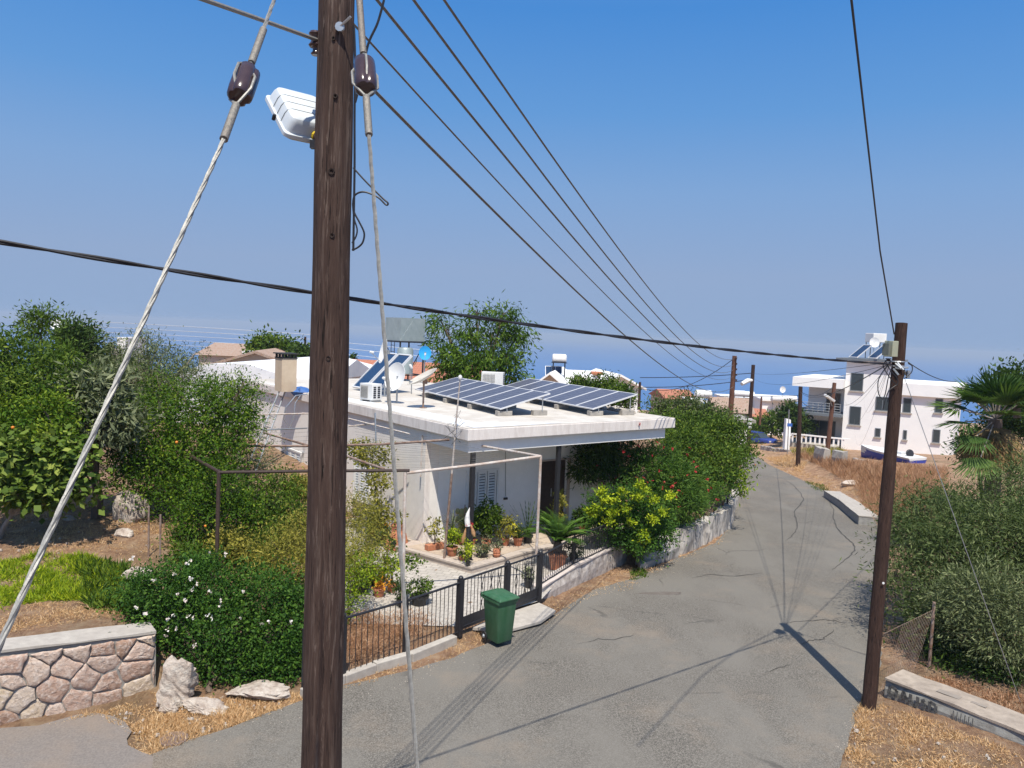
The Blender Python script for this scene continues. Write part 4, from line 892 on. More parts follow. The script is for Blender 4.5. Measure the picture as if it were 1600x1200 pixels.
m=MB(); loft(m,[rrect(.05,LN-.03,Wd_-.03,-.012,.04),rrect(.07,LN-.05,Wd_-.05,-.06,.05),rrect(.1,LN-.09,Wd_-.08,-.08,.04)]); obj('diffuser',m,pm('cloudy_diffuser',(.5,.5,.46)),sl_,smooth=True)
m=MB(); 
for a,b in((.2,-Wd_-.008),(.2,Wd_+.008)): m.lathe(LP(a,b,.005),[(.012,-.02),(.014,0),(.012,.02)],8,axis=w_)
m.box(LP(-.035,.02,-.01),.04,.05,.05); obj('clip',m,BLK,sl_)
# ------------------------------------------------------------ guy wires with strain insulators
def strand(mb,pts,r,tw=14):
    """rope of three strands twisted along the path"""
    P=[Vector(p) for p in pts]; L=sum((b-a).length for a,b in zip(P,P[1:])); n=max(8,int(L*30)); 
    t=(P[-1]-P[0]).normalized(); a=t.cross(Vector((0,1,0.2))).normalized(); b=t.cross(a); seg=[0]
    for x,y in zip(P,P[1:]): seg.append(seg[-1]+(y-x).length)
    for k in range(3):
        out=[]
        for i in range(n+1):
            s=L*i/n; j=min(len(P)-2,int(np.searchsorted(seg,s,side='right'))-1); f=(s-seg[j])/(seg[j+1]-seg[j]+1e-9); q=P[j].lerp(P[j+1],min(1,f))
            an=2*math.pi*k/3+s*tw*2; out.append(q+(a*math.cos(an)+b*math.sin(an))*r*.5)
        mb.tube(out,r*.62,5,cap=False)
def guy(label,ptop,ins,pend,di,face,gr0,gr1,r=.0062):
    """ptop/pend: world ends; ins: world centre of the insulator; gr0/gr1 lengths of the wrapped grips above/below"""
    o=root('guy_wire',label,'guy wire',pend); t=(ptop-ins).normalized(); f=Vector(face).normalized(); s=t.cross(f).normalized(); f=s.cross(t)
    # insulator body: rounded lobed porcelain block with two crossed holes' grooves
    m=MB(); hl_=.085; R=.044; secs=[]
    for z,sc in((-hl_,.8),(-hl_+.008,.95),(-hl_*.5,1),(0,1),(hl_*.5,1),(hl_-.008,.95),(hl_,.8)):
        ring=[]
        for j in range(24):
            an=2*math.pi*j/24; g=1-.2*math.exp(-((math.cos(an))**2)/.045)*(1 if z<.02 else .4)-.2*math.exp(-((math.sin(an))**2)/.045)*(1 if z>-.02 else .4)
            ring.append(ins+t*z+(s*math.cos(an)+f*math.sin(an))*R*sc*g)
        secs.append(ring)
    loft(m,secs); obj('insulator',m,PORC,o,smooth=True)
    a1=ins+t*(hl_+.055); a2=a1+t*gr0; b1=ins-t*(hl_+.045); b2=b1-t*gr1; d2=(pend-b2).normalized()
    m=MB(); strand(m,[a2,ptop],r); strand(m,[b2,pend],r)
    for sg,axv,e,lo in((1,f,a1,-.045),(-1,s,b1,.045)):
        for q in(-1,1): m.tube([e,ins+t*sg*(hl_*.75)+axv*q*.046,ins+t*lo*.2+axv*q*.047,ins+t*lo+axv*q*.03,ins+t*lo*1.1],.0052,6)
    obj('wire',m,STEEL,o,smooth=True)
    for p,q in((a1,a2),(b1,b2)):
        m=MB(); k=int((q-p).length/.006); pts=[p.lerp(q,i/k) for i in range(k+1)]; m.tube(pts,[.0125+(.0016 if i%2 else 0)+(.002*math.sin(i*.7) if i%9==0 else 0) for i in range(k+1)],10)
        obj('wire_grip',m,WRAP,o,smooth=True)
    return o
i1=D(381,131,2.75); g_end=D(0,995,1.6); tdir=(i1-g_end).normalized(); guy('steel guy wire with brown insulator crossing the left half of the picture',i1+(D(432,-10,3.2)-i1)*1.3,i1,g_end+(g_end-i1)*.9,2.75,(-.3,-1,-.1),.24,.2,.0072)
i2=D(570,118,2.95); guy('steel guy wire with brown insulator hanging just right of the big pole',i2+(D(561,-10,3.3)-i2)*1.3,i2,D(653,1215,2.3),2.95,(.35,-1,0),.4,.22,.0068)
# ------------------------------------------------------------ overhead lines
def line(label,pts,r,mt,name='overhead_wire',cat='wire',group=None,sag=0,n=14,seg=5,off=None):
    P=[Vector(p) for p in pts]; out=[]
    for a,b in zip(P,P[1:]):
        for i in range(n): s=i/n; out.append(a.lerp(b,s)-Vector((0,0,4*sag*s*(1-s))))
    out.append(P[-1]); m=MB().tube(out,r,seg); return solo(name,label,cat,m,mt,group=group)
zf=D(1147,556,48)
names=['lowest of the five street wires leaving the big pole','second lowest of the five street wires','middle one of the five street wires','second highest of the five street wires','topmost of the five street wires']
for i,(y0,y1,sag,r_,x0) in enumerate(((112,604,1.05,.0125,556),(38,588,1.0,.008,553),(-45,578,1.05,.012,553),(-128,570,1.08,.012,553),(-208,561,1.0,.012,553))):
    a=D(x0,y0,5.25); b=D(1146-i*0,y1,48); line(names[i]+', running to the far pole',[a,b],r_,WIREM,sag=sag,n=40,group='wires from the big pole to the far pole')
    if y0<0: shackle(NP,a,.04,.09)
line('thick grey strand running to the top left from the big pole',[D(497,63,5.2),D(400,28,4.6),D(312,-3,4.15),D(240,-25,3.8)],.0135,STEEL,n=6,seg=8)
m=MB(); P=[]
A_,B_=D(-120,358,4.9),D(1392,569,12.95)
for k in(0,1):
    out=[]
    for i in range(121):
        s=i/120; q=A_.lerp(B_,s)-Vector((0,0,4*.12*s*(1-s))); an=s*60+k*math.pi; out.append(q+Vector((0,math.cos(an)*.009,math.sin(an)*.009)))
    m.tube(out,.0115,6)
solo('service_cable','thick twisted black cable crossing the picture to the right pole','cable',m,RUBB,smooth=True)
# right-hand pole
rb=G(1357,1108); rt=D(1409,505,13.35); RP=pole('dark brown timber pole at the right verge with a junction box near its top',rb-Vector((0,0,.3)),rt,.118,.098,POLE2)
bx=D(1398,542,13.15); m=MB().box(D(1392.5,545,13.1),.15,.16,.27,rz=.5); obj('junction_box',m,pm('olive_grey_box',(.36,.37,.27),(.32,.33,.24),4,.5,bmp=.02),RP,bevel=.008)
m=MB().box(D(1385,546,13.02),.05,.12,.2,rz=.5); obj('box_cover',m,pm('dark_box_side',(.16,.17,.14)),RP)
m=MB(); 
for z in(565,572): c=D(1402,z,13.3); m.lathe(c,[(.115,-.012),(.125,0),(.115,.012)],16)
for k in range(8):
    rr=random.Random(k); an=rr.uniform(3.3,6.2); c=D(1402,571+rr.uniform(-6,10),13.3); m.tube([c+Vector((math.cos(an)*.11,math.sin(an)*.11,rr.uniform(-.05,.05))),c+Vector((math.cos(an+.7)*.16,math.sin(an+.7)*.16,rr.uniform(-.12,.05)))],.018,6)
c=D(1419,585,13.2); m.box(c,.05,.05,.14); obj('clamp_hardware',m,GALV,RP)
shackle(RP,D(1388,562,13.2),.05,.05)
m=MB(); bun=D(1393,567,13.1)
for q in([(1383,563),(1392,580),(1401,590),(1402,600),(1388,612),(1379,640)],[(1386,563),(1380,572),(1392,592),(1402,602)],[(1391,565),(1374,590),(1372,610),(1376,622)],[(1395,570),(1388,590),(1383,616),(1378,625)],[(1419,568),(1425,572),(1424,582),(1414,590)]): sp(q,13.1,.009,m,5)
obj('loose_cable',m,RUBB,RP)
m=MB().lathe(D(1380,911,12.85),[(.02,0),(.02,.01),(.001,.011)],10,axis=(0,-1,0)); obj('white_disc',m,WPL,RP)
line('thin dark wire dropping from the top edge to the right pole',[D(1328,-20,6.5),D(1345,130,7.8),D(1360,262,9.5),D(1375,392,11.2),D(1397,522,13.1)],.011,RUBB,n=5)
line('thin guy wire slanting from the right pole down into the olive bush',[D(1413,590,13.3),G(1599,1110)],.0065,GALV,n=4,name='guy_wire',cat='guy wire')
# far poles
def fpole(label,bx,by,tx,ty,d,r,mt): 
    b=D(bx,by,d); return pole(label,b,D(tx,ty,d),r,r*.8,mt)
P1=fpole('tall distant pole with a stack of insulators, behind the roadside trees',1140,665,1148,556,48,.17,POLE3)
for i in range(5): shackle(P1,D(1150.5,560+i*8.5,47.8),.07,.12)
P2=fpole('distant pole with white painted bands and a white lamp arm',1168,712,1177,570,60,.17,POLE2)
for i in range(3): m=MB().lathe(D(1171-i*.4,655+i*6,60),[(.2,-.09),(.2,.09)],14); obj('white_band',m,WPL,P2)
q=D(1178,593,60); lm=root('street_lamp','white arched lamp arm on the distant banded pole','street lamp',q); m=MB().tube([D(1176,594,60),D(1168,595,59.7),D(1159,600,59.4)],[.1,.2,.16],8); obj('lamp_head',m,WPL,lm,smooth=True); m=MB().tube([D(1177,592,60),D(1176,594,60)],.05,6); obj('arm',m,GALV,lm)
P3=fpole('slender far pole in front of the white house with satellite dishes',1187,664,1190,620,70,.1,POLE3)
P4=fpole('dark timber pole at the road edge beside the dry bank',1246,747,1251,604,56,.17,POLE2)
P5=fpole('reddish timber pole in front of the balconies of the modern house',1292,714,1304,598,58,.17,POLE3)
q=D(1296,622,57.6); lm=root('street_lamp','small white lamp on the reddish pole before the balconies','street lamp',q); m=MB().box(q,.95,.4,.18,rz=.4,M=Matrix.Rotation(.5,3,'Y')); obj('lamp_head',m,WPL,lm,bevel=.03); m=MB().tube([q,D(1302,640,58)],.03,6); obj('arm',m,GALV,lm)
P6=fpole('short dark post standing behind the white gabled roof',998,640,1000,597,60,.12,POLE2)
P7=fpole('far dark pole rising beside the big pole',476,572,477,526,70,.12,POLE2)
T=D(1391,567,13.2); 
line('cable from the right pole to the pole at the road edge',[T,D(1250,612,56)],.011,RUBB,sag=.5,n=24)
line('cable from the right pole to the reddish pole',[T,D(1303,606,58)],.005,RUBB,sag=1.0,n=24)
line('upper wire from the right pole leftwards to the short dark post',[D(1392,566,13.2),D(1175,583,60)],.0055,RUBB,sag=.15,n=20); line('lower wire from the right pole leftwards over the sea',[D(1392,569,13.2),D(1178,592,60)],.0055,RUBB,sag=.4,n=20)
line('upper far wire between the banded pole and the short post',[D(1175,583,60),D(1000,590,60)],.03,RUBB,sag=.1); line('lower far wire between the banded pole and the short post',[D(1178,592,60),D(1000,605,60)],.03,RUBB,sag=.2)
line('wire curving between the tall distant pole and the short post',[D(1147,560,48),D(1000,606,60)],.022,RUBB,sag=.9)
line('wire running along the roofs of the far houses',[D(1100,618,80),D(1250,618,80)],.03,RUBB,sag=.1)
line('slack wire between the two poles before the modern house',[D(1251,612,56),D(1303,603,58)],.018,RUBB,sag=.5); line('lower slack wire between the two poles before the modern house',[D(1251,625,56),D(1303,612,58)],.018,RUBB,sag=.9)
line('service wire from the right pole to the palm',[D(1419,566,13.3),D(1494,596,22)],.009,RUBB,sag=.1)
for i,(x,y,s) in enumerate(((1316,606,1.2),(1322,628,1.6),(1335,655,1.9),(1350,622,1.1))): line(['uppermost','second','third','lowest'][i]+' house drop wire from the right pole to the modern house',[T,D(x,y,71)],.003,WIREM,sag=s,n=20)
for i in range(5): line(['topmost','second','third','fourth','lowest'][i]+' of the pale far wires above the left trees',[D(90,500+i*8,75),D(500,524+i*7,75)],.022,WIREP,sag=-.1)
for i in range(3): line(['upper','middle','lower'][i]+' pale far wire behind the white dish',[D(545,536+i*9,80),D(720,552+i*11,80)],.02,WIREP,sag=0)
# ------------------------------------------------------------ wheelie bin
def wbin():
    a=G(779,1003,.03); rz=math.radians(40); M=Matrix.Translation(a)@Matrix.Rotation(rz,4,'Z'); o=root('wheelie_bin','green plastic wheelie bin with closed lid in front of the gate','bin',a,rz)
    o.scale=(.88,.84,1); ROOTM[o.name]=M@Matrix.Diagonal((.88,.84,1,1))
    m=MB(); secs=[]
    for z,x,y in((.06,.2,.22),(.1,.215,.24),(.86,.265,.30),(.87,.285,.33),(.92,.285,.335)):
        s=[]; r=.04
        for cx,cy,st in((x-r,y-r,0),(-x+r,y-r,90),(-x+r,-y+r,180),(x-r,-y+r,270)):
            for i in range(4): an=math.radians(st+30*i); s.append(Vector((cx+r*math.cos(an),cy+r*math.sin(an)-(.0),z)))
        secs.append(s)
    loft(m,secs); obj('body',m,GRPL,o,smooth=True,world=False)
    m=MB(); 
    for x in(-.12,0,.12): m.b2((x-.012,-.292,.25),(x+.012,-.26,.8)) if False else None
    lid=MB(); L_=[[(-.29,-.36,.922),(.29,-.36,.922),(.29,.30,.935),(-.29,.30,.935)],[(-.29,-.36,.95),(.29,-.36,.95),(.29,.30,.965),(-.29,.30,.965)],[(-.25,-.32,.985),(.25,-.32,.985),(.25,.27,1.0),(-.25,.27,1.0)],[(-.17,-.2,1.0),(.17,-.2,1.0),(.17,.2,1.012),(-.17,.2,1.012)]]
    loft(lid,[[Vector(p) for p in s] for s in L_]); obj('lid',lid,GRPL,o,world=False,bevel=.012)
    h=MB().tube([(-.27,.3,.93),(-.25,.4,.95),(.25,.4,.95),(.27,.3,.93)],.017,8); h.b2((-.29,.305,.89),(.29,.36,.94)); obj('handle',h,GRPL,o,world=False,smooth=True)
    for s in(-1,1):
        wm=MB().lathe((s*.235-.02*s,.26,.1),[(.03,-.03),(.1,-.028),(.1,.028),(.03,.03)],22,axis=(s,0,0)); wo=obj('wheel',wm,PLBK,o,world=False,bevel=.006); hb_=MB().lathe((s*.25,.26,.1),[(.045,0),(.03,.02),(.001,.022)],12,axis=(s,0,0)); obj('hub',hb_,GALV,wo,world=False)
    m=MB().tube([(-.22,.26,.1),(.22,.26,.1)],.014,8); obj('axle',m,GALV,o,world=False); return o
wbin()
# ------------------------------------------------------------ pots and plants round the porch
def potshape(p,r,h,kind='round'):
    m=MB(); p=Vector(p)
    if kind=='trough': m.box(p+Vector((0,0,h/2)),r*2.6,r*.95,h,rz=AZ+.0); return m
    prof=[(r*.68,0),(r*.72,.01),(r*.93,h*.8),(r*1.06,h*.8),(r*1.08,h),(r*.92,h),(r*.88,h*.88),(.001,h*.88)]
    if kind=='jug': prof=[(r*.6,0),(r*.95,h*.3),(r*.8,h*.42),(r*.95,h*.5),(r*.95,h*.8),(r*.7,h),(r*.6,h),(.001,h*.9)]
    return m.lathe(p,prof,20)
def fronds(n,L,c,mat,parent,width=.04,arch=.6,up=.7,name='fronds',seed=1,pinn=0,spread=(0,6.283)):
    """strap leaves or feather fronds arching from a centre"""
    rr=random.Random(seed); P=[];Dr=[];Nn=[];Ls=[];Wd=[];lc=[]; c=Vector(c)
    for i in range(n):
        az=rr.uniform(*spread); el=up*rr.uniform(.45,1.25); l=L*rr.uniform(.75,1.1); h=Vector((math.cos(az),math.sin(az),0)); prev=c.copy(); k=7; tone=rr.random()
        for s in range(k):
            e=el-arch*(s/k)**1.3*1.6; d=(h*math.cos(e)+Vector((0,0,math.sin(e)))); q=prev+d*l/k; side=h.cross(Vector((0,0,1)))
            if pinn:
                for t in np.linspace(0,1,pinn,endpoint=False):
                    for sg in(-1,1):
                        b=prev.lerp(q,t); dd=(side*sg*.9+d*.55+Vector((0,0,.12))).normalized(); P.append(b);Dr.append(dd);Nn.append(Vector((0,0,1))*.8+h*.2);Ls.append(L*.22*math.sin(math.pi*min(.97,(s+t+.6)/k))**.6);Wd.append(width*.4);lc.append(tone*.6+rr.random()*.4)
            else:
                P.append(prev);Dr.append((q-prev).normalized());Nn.append((Vector((0,0,1))*math.cos(e)-h*math.sin(e)+side*.3).normalized());Ls.append((q-prev).length*1.25);Wd.append(width*(1-s/k*.75));lc.append(tone*.7+.3*rr.random())
            prev=q
    A=lambda x:np.array([tuple(v) for v in x]); return leafmesh(name,A(P),A(Dr),A(Nn),np.array(Ls),np.array(Wd),np.array(lc),mat,parent)
def potted(px,py,z,r,h,label,fol,potm=TERR,kind='round',fh=.5,fr=.25,n=500,L=.07,W=.45,stem=True,name='potted_plant',**k):
    p=G(px,py,z); o=root(name,label,'potted plant',p,group='pots and plants round the porch'); obj('pot',potshape(p,r,h,kind),potm,o,smooth=(kind!='trough'),bevel=.006 if kind=='trough' else 0)
    top=p+Vector((0,0,h*.9))
    if stem:
        m=MB()
        for i in range(4): m.tube([top,top+Vector((random.uniform(-.4,.4)*fr,random.uniform(-.4,.4)*fr,fh*.8))],[.012,.005],5)
        obj('stem',m,BARK,o)
    if fol: crown('foliage',[(top+Vector((0,0,fh*.55)),(fr,fr,fh*.5))],n,LG[fol] if isinstance(fol,str) else fol,o,L,W,per=12,sig=.05,inner=.15,**k)
    return o,top
TZ=.262
# cycad
p=G(870,888,.09); cy=root('potted_plant','large cycad with arching fronds in a square terracotta pot','potted plant',p,group='pots and plants round the porch')
m=MB(); loft(m,[[p+Vector((x*s,y*s,z)) for x,y in((-1,-1),(1,-1),(1,1),(-1,1))] for s,z in((.17,0),(.22,.36),(.245,.36),(.245,.42))]); obj('pot',m,TERR,cy,bevel=.01); m=MB().blob(p+Vector((0,0,.55)),(.13,.13,.22),12,.12,2); obj('trunk',m,BARK,cy)
fronds(64,1.05,p+Vector((0,0,.68)),LG['oleander'],cy,.05,.6,1.05,seed=3,pinn=5)
o,t=potted(679,858,TZ,.2,.15,'tall pale grey-stemmed plant in a long terracotta trough at the wall','yellow',kind='trough',fh=.78,fr=.22,n=260,L=.09)
o,t=potted(706,868,TZ,.15,.24,'leafy green shrub in a round terracotta pot beside the antenna pole','lime',fh=.5,fr=.2,n=700)
fronds(14,.45,t+Vector((-.02,.1,.5)),LG['grey'],o,.07,.3,1.2,name='upper_leaves',seed=6)
o,t=potted(722,875,TZ,.09,.1,'small low terracotta pot of fleshy leaves near the terrace corner','mid',fh=.18,fr=.14,n=260,L=.06)
o,t=potted(731,884,TZ,.065,.12,'narrow black pot with yellow spotted trailing stems on the terrace corner',LG['lime'],potm=PLBK,fh=.55,fr=.11,n=500,L=.05,bias=.25)
o,t=potted(753,870,TZ,.16,.14,'wide black basket of grey succulents on the terrace edge','grey',potm=PLBK,fh=.2,fr=.2,n=700,L=.05,stem=False)
o,t=potted(776,870,TZ,.11,.24,'terracotta strawberry jug with small green shoots',LG['grey'],kind='jug',fh=.2,fr=.14,n=180,L=.06)
o,t=potted(790,852,TZ,.1,.2,'plant with hanging yellow flowers behind the strawberry jug',LG['yellow'],fh=.65,fr=.3,n=700,L=.08,hang=.7); crown('blossom',[(t+Vector((.14,-.1,.32)),(.09,.09,.2))],160,PETY,o,.05,.6,per=10,sig=.04)
o,t=potted(759,858,TZ,.12,.22,'pinkish terracotta pot of cacti behind the black basket','grey',fh=.2,fr=.15,n=200,L=.05)
o,t=potted(760,851,TZ,.15,.22,'big leafy bush standing below the shuttered window',LG['mid'],fh=1.0,fr=.42,n=2600,L=.085)
o,t=potted(737,852,TZ,.12,.2,'dense green plant just behind the garden ornament',LG['mid'],fh=.8,fr=.27,n=1100,L=.07)
o,t=potted(719,850,TZ,.12,.2,'tall flat cactus with brown stake behind the round pot',None,fh=.9,fr=.2,stem=False)
m=MB(); 
for dx,dz_,r in((0,.15,.11),(.03,.36,.11),(-.08,.52,.09),(.1,.56,.09),(.02,.7,.1),(-.1,.74,.07),(.12,.78,.07)): m.blob(t+Vector((dx,0,dz_)),(r,.03,r*1.3),12,.08,int(dz_*100))
obj('cactus_pad',m,pm('cactus_green',(.16,.19,.07),(.3,.27,.12),6,.6),o,smooth=True); obj('stake',MB().tube([t+Vector((.1,-.06,0)),t+Vector((.1,-.06,.95))],.014,6),RUST,o)
o,t=potted(809,852,TZ,.14,.23,'bushy dark green spiky plant in a terracotta pot on the porch',None,stem=False); fronds(60,.5,t,LG['dark'],o,.045,.5,1.0,seed=8)
o,t=potted(824,848,TZ,.15,.22,'tall sword-leaved plant behind the spiky pot beside the door',None,potm=PLBK,stem=False); fronds(34,1.0,t,LG['dark'],o,.06,.12,1.25,seed=9)
o,t=potted(911,832,TZ,.14,.24,'dark-leaved plant in a terracotta pot right of the door','dark',fh=.5,fr=.3,n=900,L=.12); fronds(12,.5,t,LG['dark'],o,.08,.2,1.2,name='upper_leaves',seed=5)
o,t=potted(872,838,TZ,.14,.22,'yellow-green climbing plant on a stake before the door',LG['yellow'],potm=PLBK,fh=1.25,fr=.2,n=620,L=.085)
o,t=potted(826,918,.09,.11,.22,'small black pot hanging behind the gate bars',LG['grey'],potm=PLBK,fh=.3,fr=.12,n=260)
o,t=potted(896,880,.09,.13,.22,'grey-leaved shrub in a dark pot beside the cycad',LG['grey'],potm=PLBK,fh=.45,fr=.27,n=700)
# left group by the garden
o,t=potted(584,838,.1,.16,.2,'terracotta bowl of green leaves at the wall left of the chimenea',LG['mid'],fh=.4,fr=.25,n=600)
o,t=potted(600,845,.1,.14,.2,'terracotta pot with small orange flowers left of the chimenea',LG['yellow'],fh=.35,fr=.22,n=400); crown('blossom',[(t+Vector((0,0,.3)),(.18,.18,.1))],90,PETO,o,.04,.8,per=5,sig=.03)
o,t=potted(604,882,.1,.1,.18,'dark-leaved rose bush in a small pot at the patio edge',LG['dark'],fh=.75,fr=.26,n=420,potm=PLBK)
o,t=potted(588,912,.09,.22,.13,'wide black tray of mixed seedlings beside the garden','yellow',potm=PLBK,fh=.35,fr=.3,n=700,stem=False)
o,t=potted(592,932,.08,.14,.2,'orange terracotta pot of autumn-coloured leaves below the black tray',PETO,fh=.25,fr=.2,n=160,stem=False)
o,t=potted(562,925,.08,.22,.15,'black tub sunk among garden plants, leftmost of the tubs','mid',potm=PLBK,fh=.4,fr=.28,n=600)
o,t=potted(612,925,.08,.12,.2,'bushy light green plant between the pergola post and the black tray','lime',fh=.7,fr=.22,n=600)
o,t=potted(655,945,.08,.2,.22,'small rose tree in a large black tub behind the black fence','mid',potm=PLBK,fh=.35,fr=.26,n=600); crown('upper_foliage',[(t+Vector((-.1,0,.75)),(.2,.2,.14)),(t+Vector((-.35,0,.85)),(.14,.14,.1))],300,LG['mid'],o,.07,.6,per=8,sig=.06)
o,t=potted(628,948,.08,.12,.18,'dark plant in the shade of the black fence','dark',potm=PLBK,fh=.4,fr=.22,n=500)
# chimenea
p=G(620,857,.1); o=root('chimenea','terracotta chimenea stove with a plant in its chimney top','chimenea',p); m=MB(); n=10
loft(m,[[p+Vector((math.cos(a+.4)*r,math.sin(a+.4)*r,z)) for a in np.linspace(0,6.283,5)[:-1]] for r,z in((.36,0),(.34,.1),(.26,.42),(.2,.46),(.17,.5),(.17,.62),(.2,.64),(.2,.68),(.15,.7))]); obj('body',m,TERR,o,bevel=.015)
c=p+Vector((-.06,-.25,.23)); m=MB().box(c,.13,.06,.2,rz=-.2); obj('fire_opening',m,BLK,o,bevel=.02); crown('foliage',[(p+Vector((0,0,.85)),(.18,.18,.14))],240,LG['yellow'],o,.09,.4,per=8,sig=.05)
# garden ornament: white pointed cap, dark body, two wooden paddles
p=G(733,876,.25); o=root('garden_ornament','garden ornament with pointed white cap and two hanging wooden clogs','ornament',p); P_=lambda px,py:D(px,py,19.25)
m=MB().tube([P_(731,846),P_(733,838),P_(729,815),P_(733,793)],[.05,.07,.085,.008],12); 
m=MB().tube([P_(731,822),P_(730,812),P_(731,803),P_(734,793)],[.07,.07,.045,.006],12); obj('cap',m,pm('white_felt',(.8,.78,.75)),o,smooth=True)
m=MB().tube([P_(731,842),P_(732,822)],[.06,.055],12); obj('body',m,BLK,o,smooth=True)
for a,b in(((729,823),(723,848)),((736,820),(741,838))): A,B=P_(*a),P_(*b); obj('clog',MB().tube([A,A.lerp(B,.35),A.lerp(B,.7),B],[.02,.035,.06,.03],12),pm('varnished_wood',(.45,.25,.12),(.38,.2,.09),6,.5),o,smooth=True)
obj('support_stake',MB().tube([p,P_(732,840)],.012,6),BLK,o); crown('red_trim',[(P_(733,820),(.09,.05,.05))],60,PETR,o,.04,.8,per=6,sig=.02)
# ------------------------------------------------------------ trees and shrubs
def gl(px,py,r,d,asp=1.0,ry=None): return lobe(px,py,r,d,ry,asp)
def gz(x,y): return Vector((x,y,H(x,y)))
def tree(name,label,base,lobes,n,fol,L,W=.45,r0=.12,cat='tree',bark=BARK,group=None,**k): return plant(name,label,cat,base,lobes,n,LG[fol],L,W,bark,r0,group,**k)
def under(px,d): p=D(px,800,d); return gz(p.x,p.y)
# left garden
tree('green_tree','tall loose green tree filling the left edge above the garden',under(20,19),[gl(22,562,48,19,.9),gl(70,600,55,18.5),gl(-20,598,55,19),gl(25,640,70,18),gl(88,560,22,20),gl(95,640,40,18),gl(-35,550,36,19)],24000,'mid',.12,.33,.16,per=30,sig=.22,inner=.35)
tree('slender_tree','small feathery tree top poking above the left foliage',under(66,22),[gl(66,498,24,22,.7),gl(48,520,18,22)],1600,'mid',.13,.3,.08,per=14,sig=.16,inner=.2)
tree('dark_tree','dark narrow tree behind the left garden, with a bare twig on top',under(122,28),[gl(122,535,27,28,1.0),gl(128,570,22,28,1.1),gl(112,520,18,28)],6000,'dark',.16,.35,.14,per=22,sig=.22)
tree('dark_bush','low dark bush behind the grey olive tree',under(165,30),[gl(165,560,24,30,.7),gl(190,566,20,30,.6)],2500,'dark',.16,.4,.08)
tree('olive_tree','broad grey-green olive tree behind the pomegranate',under(215,24),[gl(195,580,50,24,.85),gl(245,575,52,24.5,.8),gl(285,600,42,24,.9),gl(160,605,30,23.5),gl(235,620,50,23.5),gl(230,540,20,24.5,1.2),gl(180,545,14,24.5,1.2),gl(300,560,22,25)],17000,'olive',.12,.2,.14,per=26,sig=.2,inner=.3,bark=BARKL)
tree('young_olive','thin young olive beside the white vaulted roof',under(368,24),[gl(372,605,26,24,.9),gl(350,600,20,24),gl(395,625,20,24)],2200,'olive',.1,.2,.06,per=14,sig=.2,inner=.1,bark=BARKL)
tree('pomegranate_tree','bright green pomegranate tree in the middle of the garden',under(265,20),[gl(230,670,65,20,.9),gl(300,640,60,20,.8),gl(355,630,52,20.3,.85),gl(380,665,28,20),gl(300,715,70,19.5,.9),gl(230,740,60,19,.9),gl(345,710,42,19.5),gl(270,770,45,18.8,.8),gl(200,710,40,19.3),gl(250,600,22,20.5,1.2),gl(380,600,14,20,1.3)],36000,'citrus',.085,.42,.13,per=30,sig=.19,inner=.3)
tree('loquat_tree','dusty grey-green tree with long leaves between olive and orange tree',under(150,18.5),[gl(140,625,48,18.5,.9),gl(175,660,42,18.3),gl(110,660,36,18.4),gl(165,605,28,18.8)],5200,'grey',.2,.28,.12,per=12,sig=.16,inner=.4)
ot=tree('orange_tree','yellowing orange tree with a few fruits at the left edge',under(35,19),[gl(30,660,60,17.4,.8),gl(75,650,40,17),gl(-20,680,40,16.8),gl(85,700,35,16.6)],9000,'citrus',.09,.45,.1,per=22,sig=.14,bias=.16)
for i,(x,y) in enumerate(((20,668),)): obj('orange',MB().blob(D(x,y,16.2),.035,10,.02,i),ORNG,ot,smooth=True)
pt_=tree('citrus_shrub','dark citrus shrub with fruits under the pergola corner post',under(315,17.6),[gl(310,800,40,17.6,1.0),gl(345,780,40,17.8,1.1),gl(380,800,30,18,1.0),gl(290,840,26,17.2),gl(330,750,30,18)],9500,'citrus',.08,.42,.08,per=20,sig=.15,inner=.3,bias=-.08)
for i,(x,y) in enumerate(((276,691),(321,822))): obj('fruit',MB().blob(D(x,y,17.2),.033,10,.02,i),ORNG,pt_,smooth=True)
tree('fig_tree','fig tree with broad pale leaves and grey limbs at the lower left',under(-5,16.6),[gl(20,710,50,16.5,.7),gl(75,705,45,16.8,.65),gl(110,730,28,16.6,.9),gl(30,755,45,16.4,.6),gl(75,765,34,16.4,.7),gl(-30,730,40,16.3),gl(130,760,16,16.5)],6200,'fig',.16,.8,.055,per=9,sig=.16,bark=BARKL,hang=.3,flat=.6,inner=.5)
tree('climbing_shrub','tangle of green shrub below the roof edge beside the shutters',under(430,20),[gl(400,780,40,19.5,.9),gl(440,760,30,20,.8),gl(420,830,40,18.5,.7),gl(460,800,30,19)],6500,'mid',.09,.4,.06,cat='shrub',per=18,sig=.16,inner=.2)
tree('grey_shrub','grey feathery shrub under the ladder',under(385,22),[gl(385,700,38,22,.9),gl(360,730,30,22),gl(405,740,26,21.5)],4800,'olive',.1,.2,.06,cat='shrub',per=16,sig=.2)
tree('dry_shrub','yellow-brown dry shrub spreading behind the big pole',under(440,17),[gl(440,865,42,16.6,.8),gl(480,830,40,17.2,.9),gl(560,800,30,18,1.0),gl(575,850,32,17,1.0),gl(545,880,30,16.4,1.0),gl(500,880,40,16.3,.8),gl(410,890,28,16.2,.7)],17000,'yellow',.075,.25,.05,cat='shrub',per=22,sig=.16,inner=.1)
tree('small_shrub','light green plant leaning over the end of the black fence',under(545,15.6),[gl(550,915,24,15.6,1),gl(532,950,18,15.2,1.2),gl(575,885,20,16)],2600,'lime',.06,.4,.03,cat='shrub',per=14,sig=.12,bias=-.2)
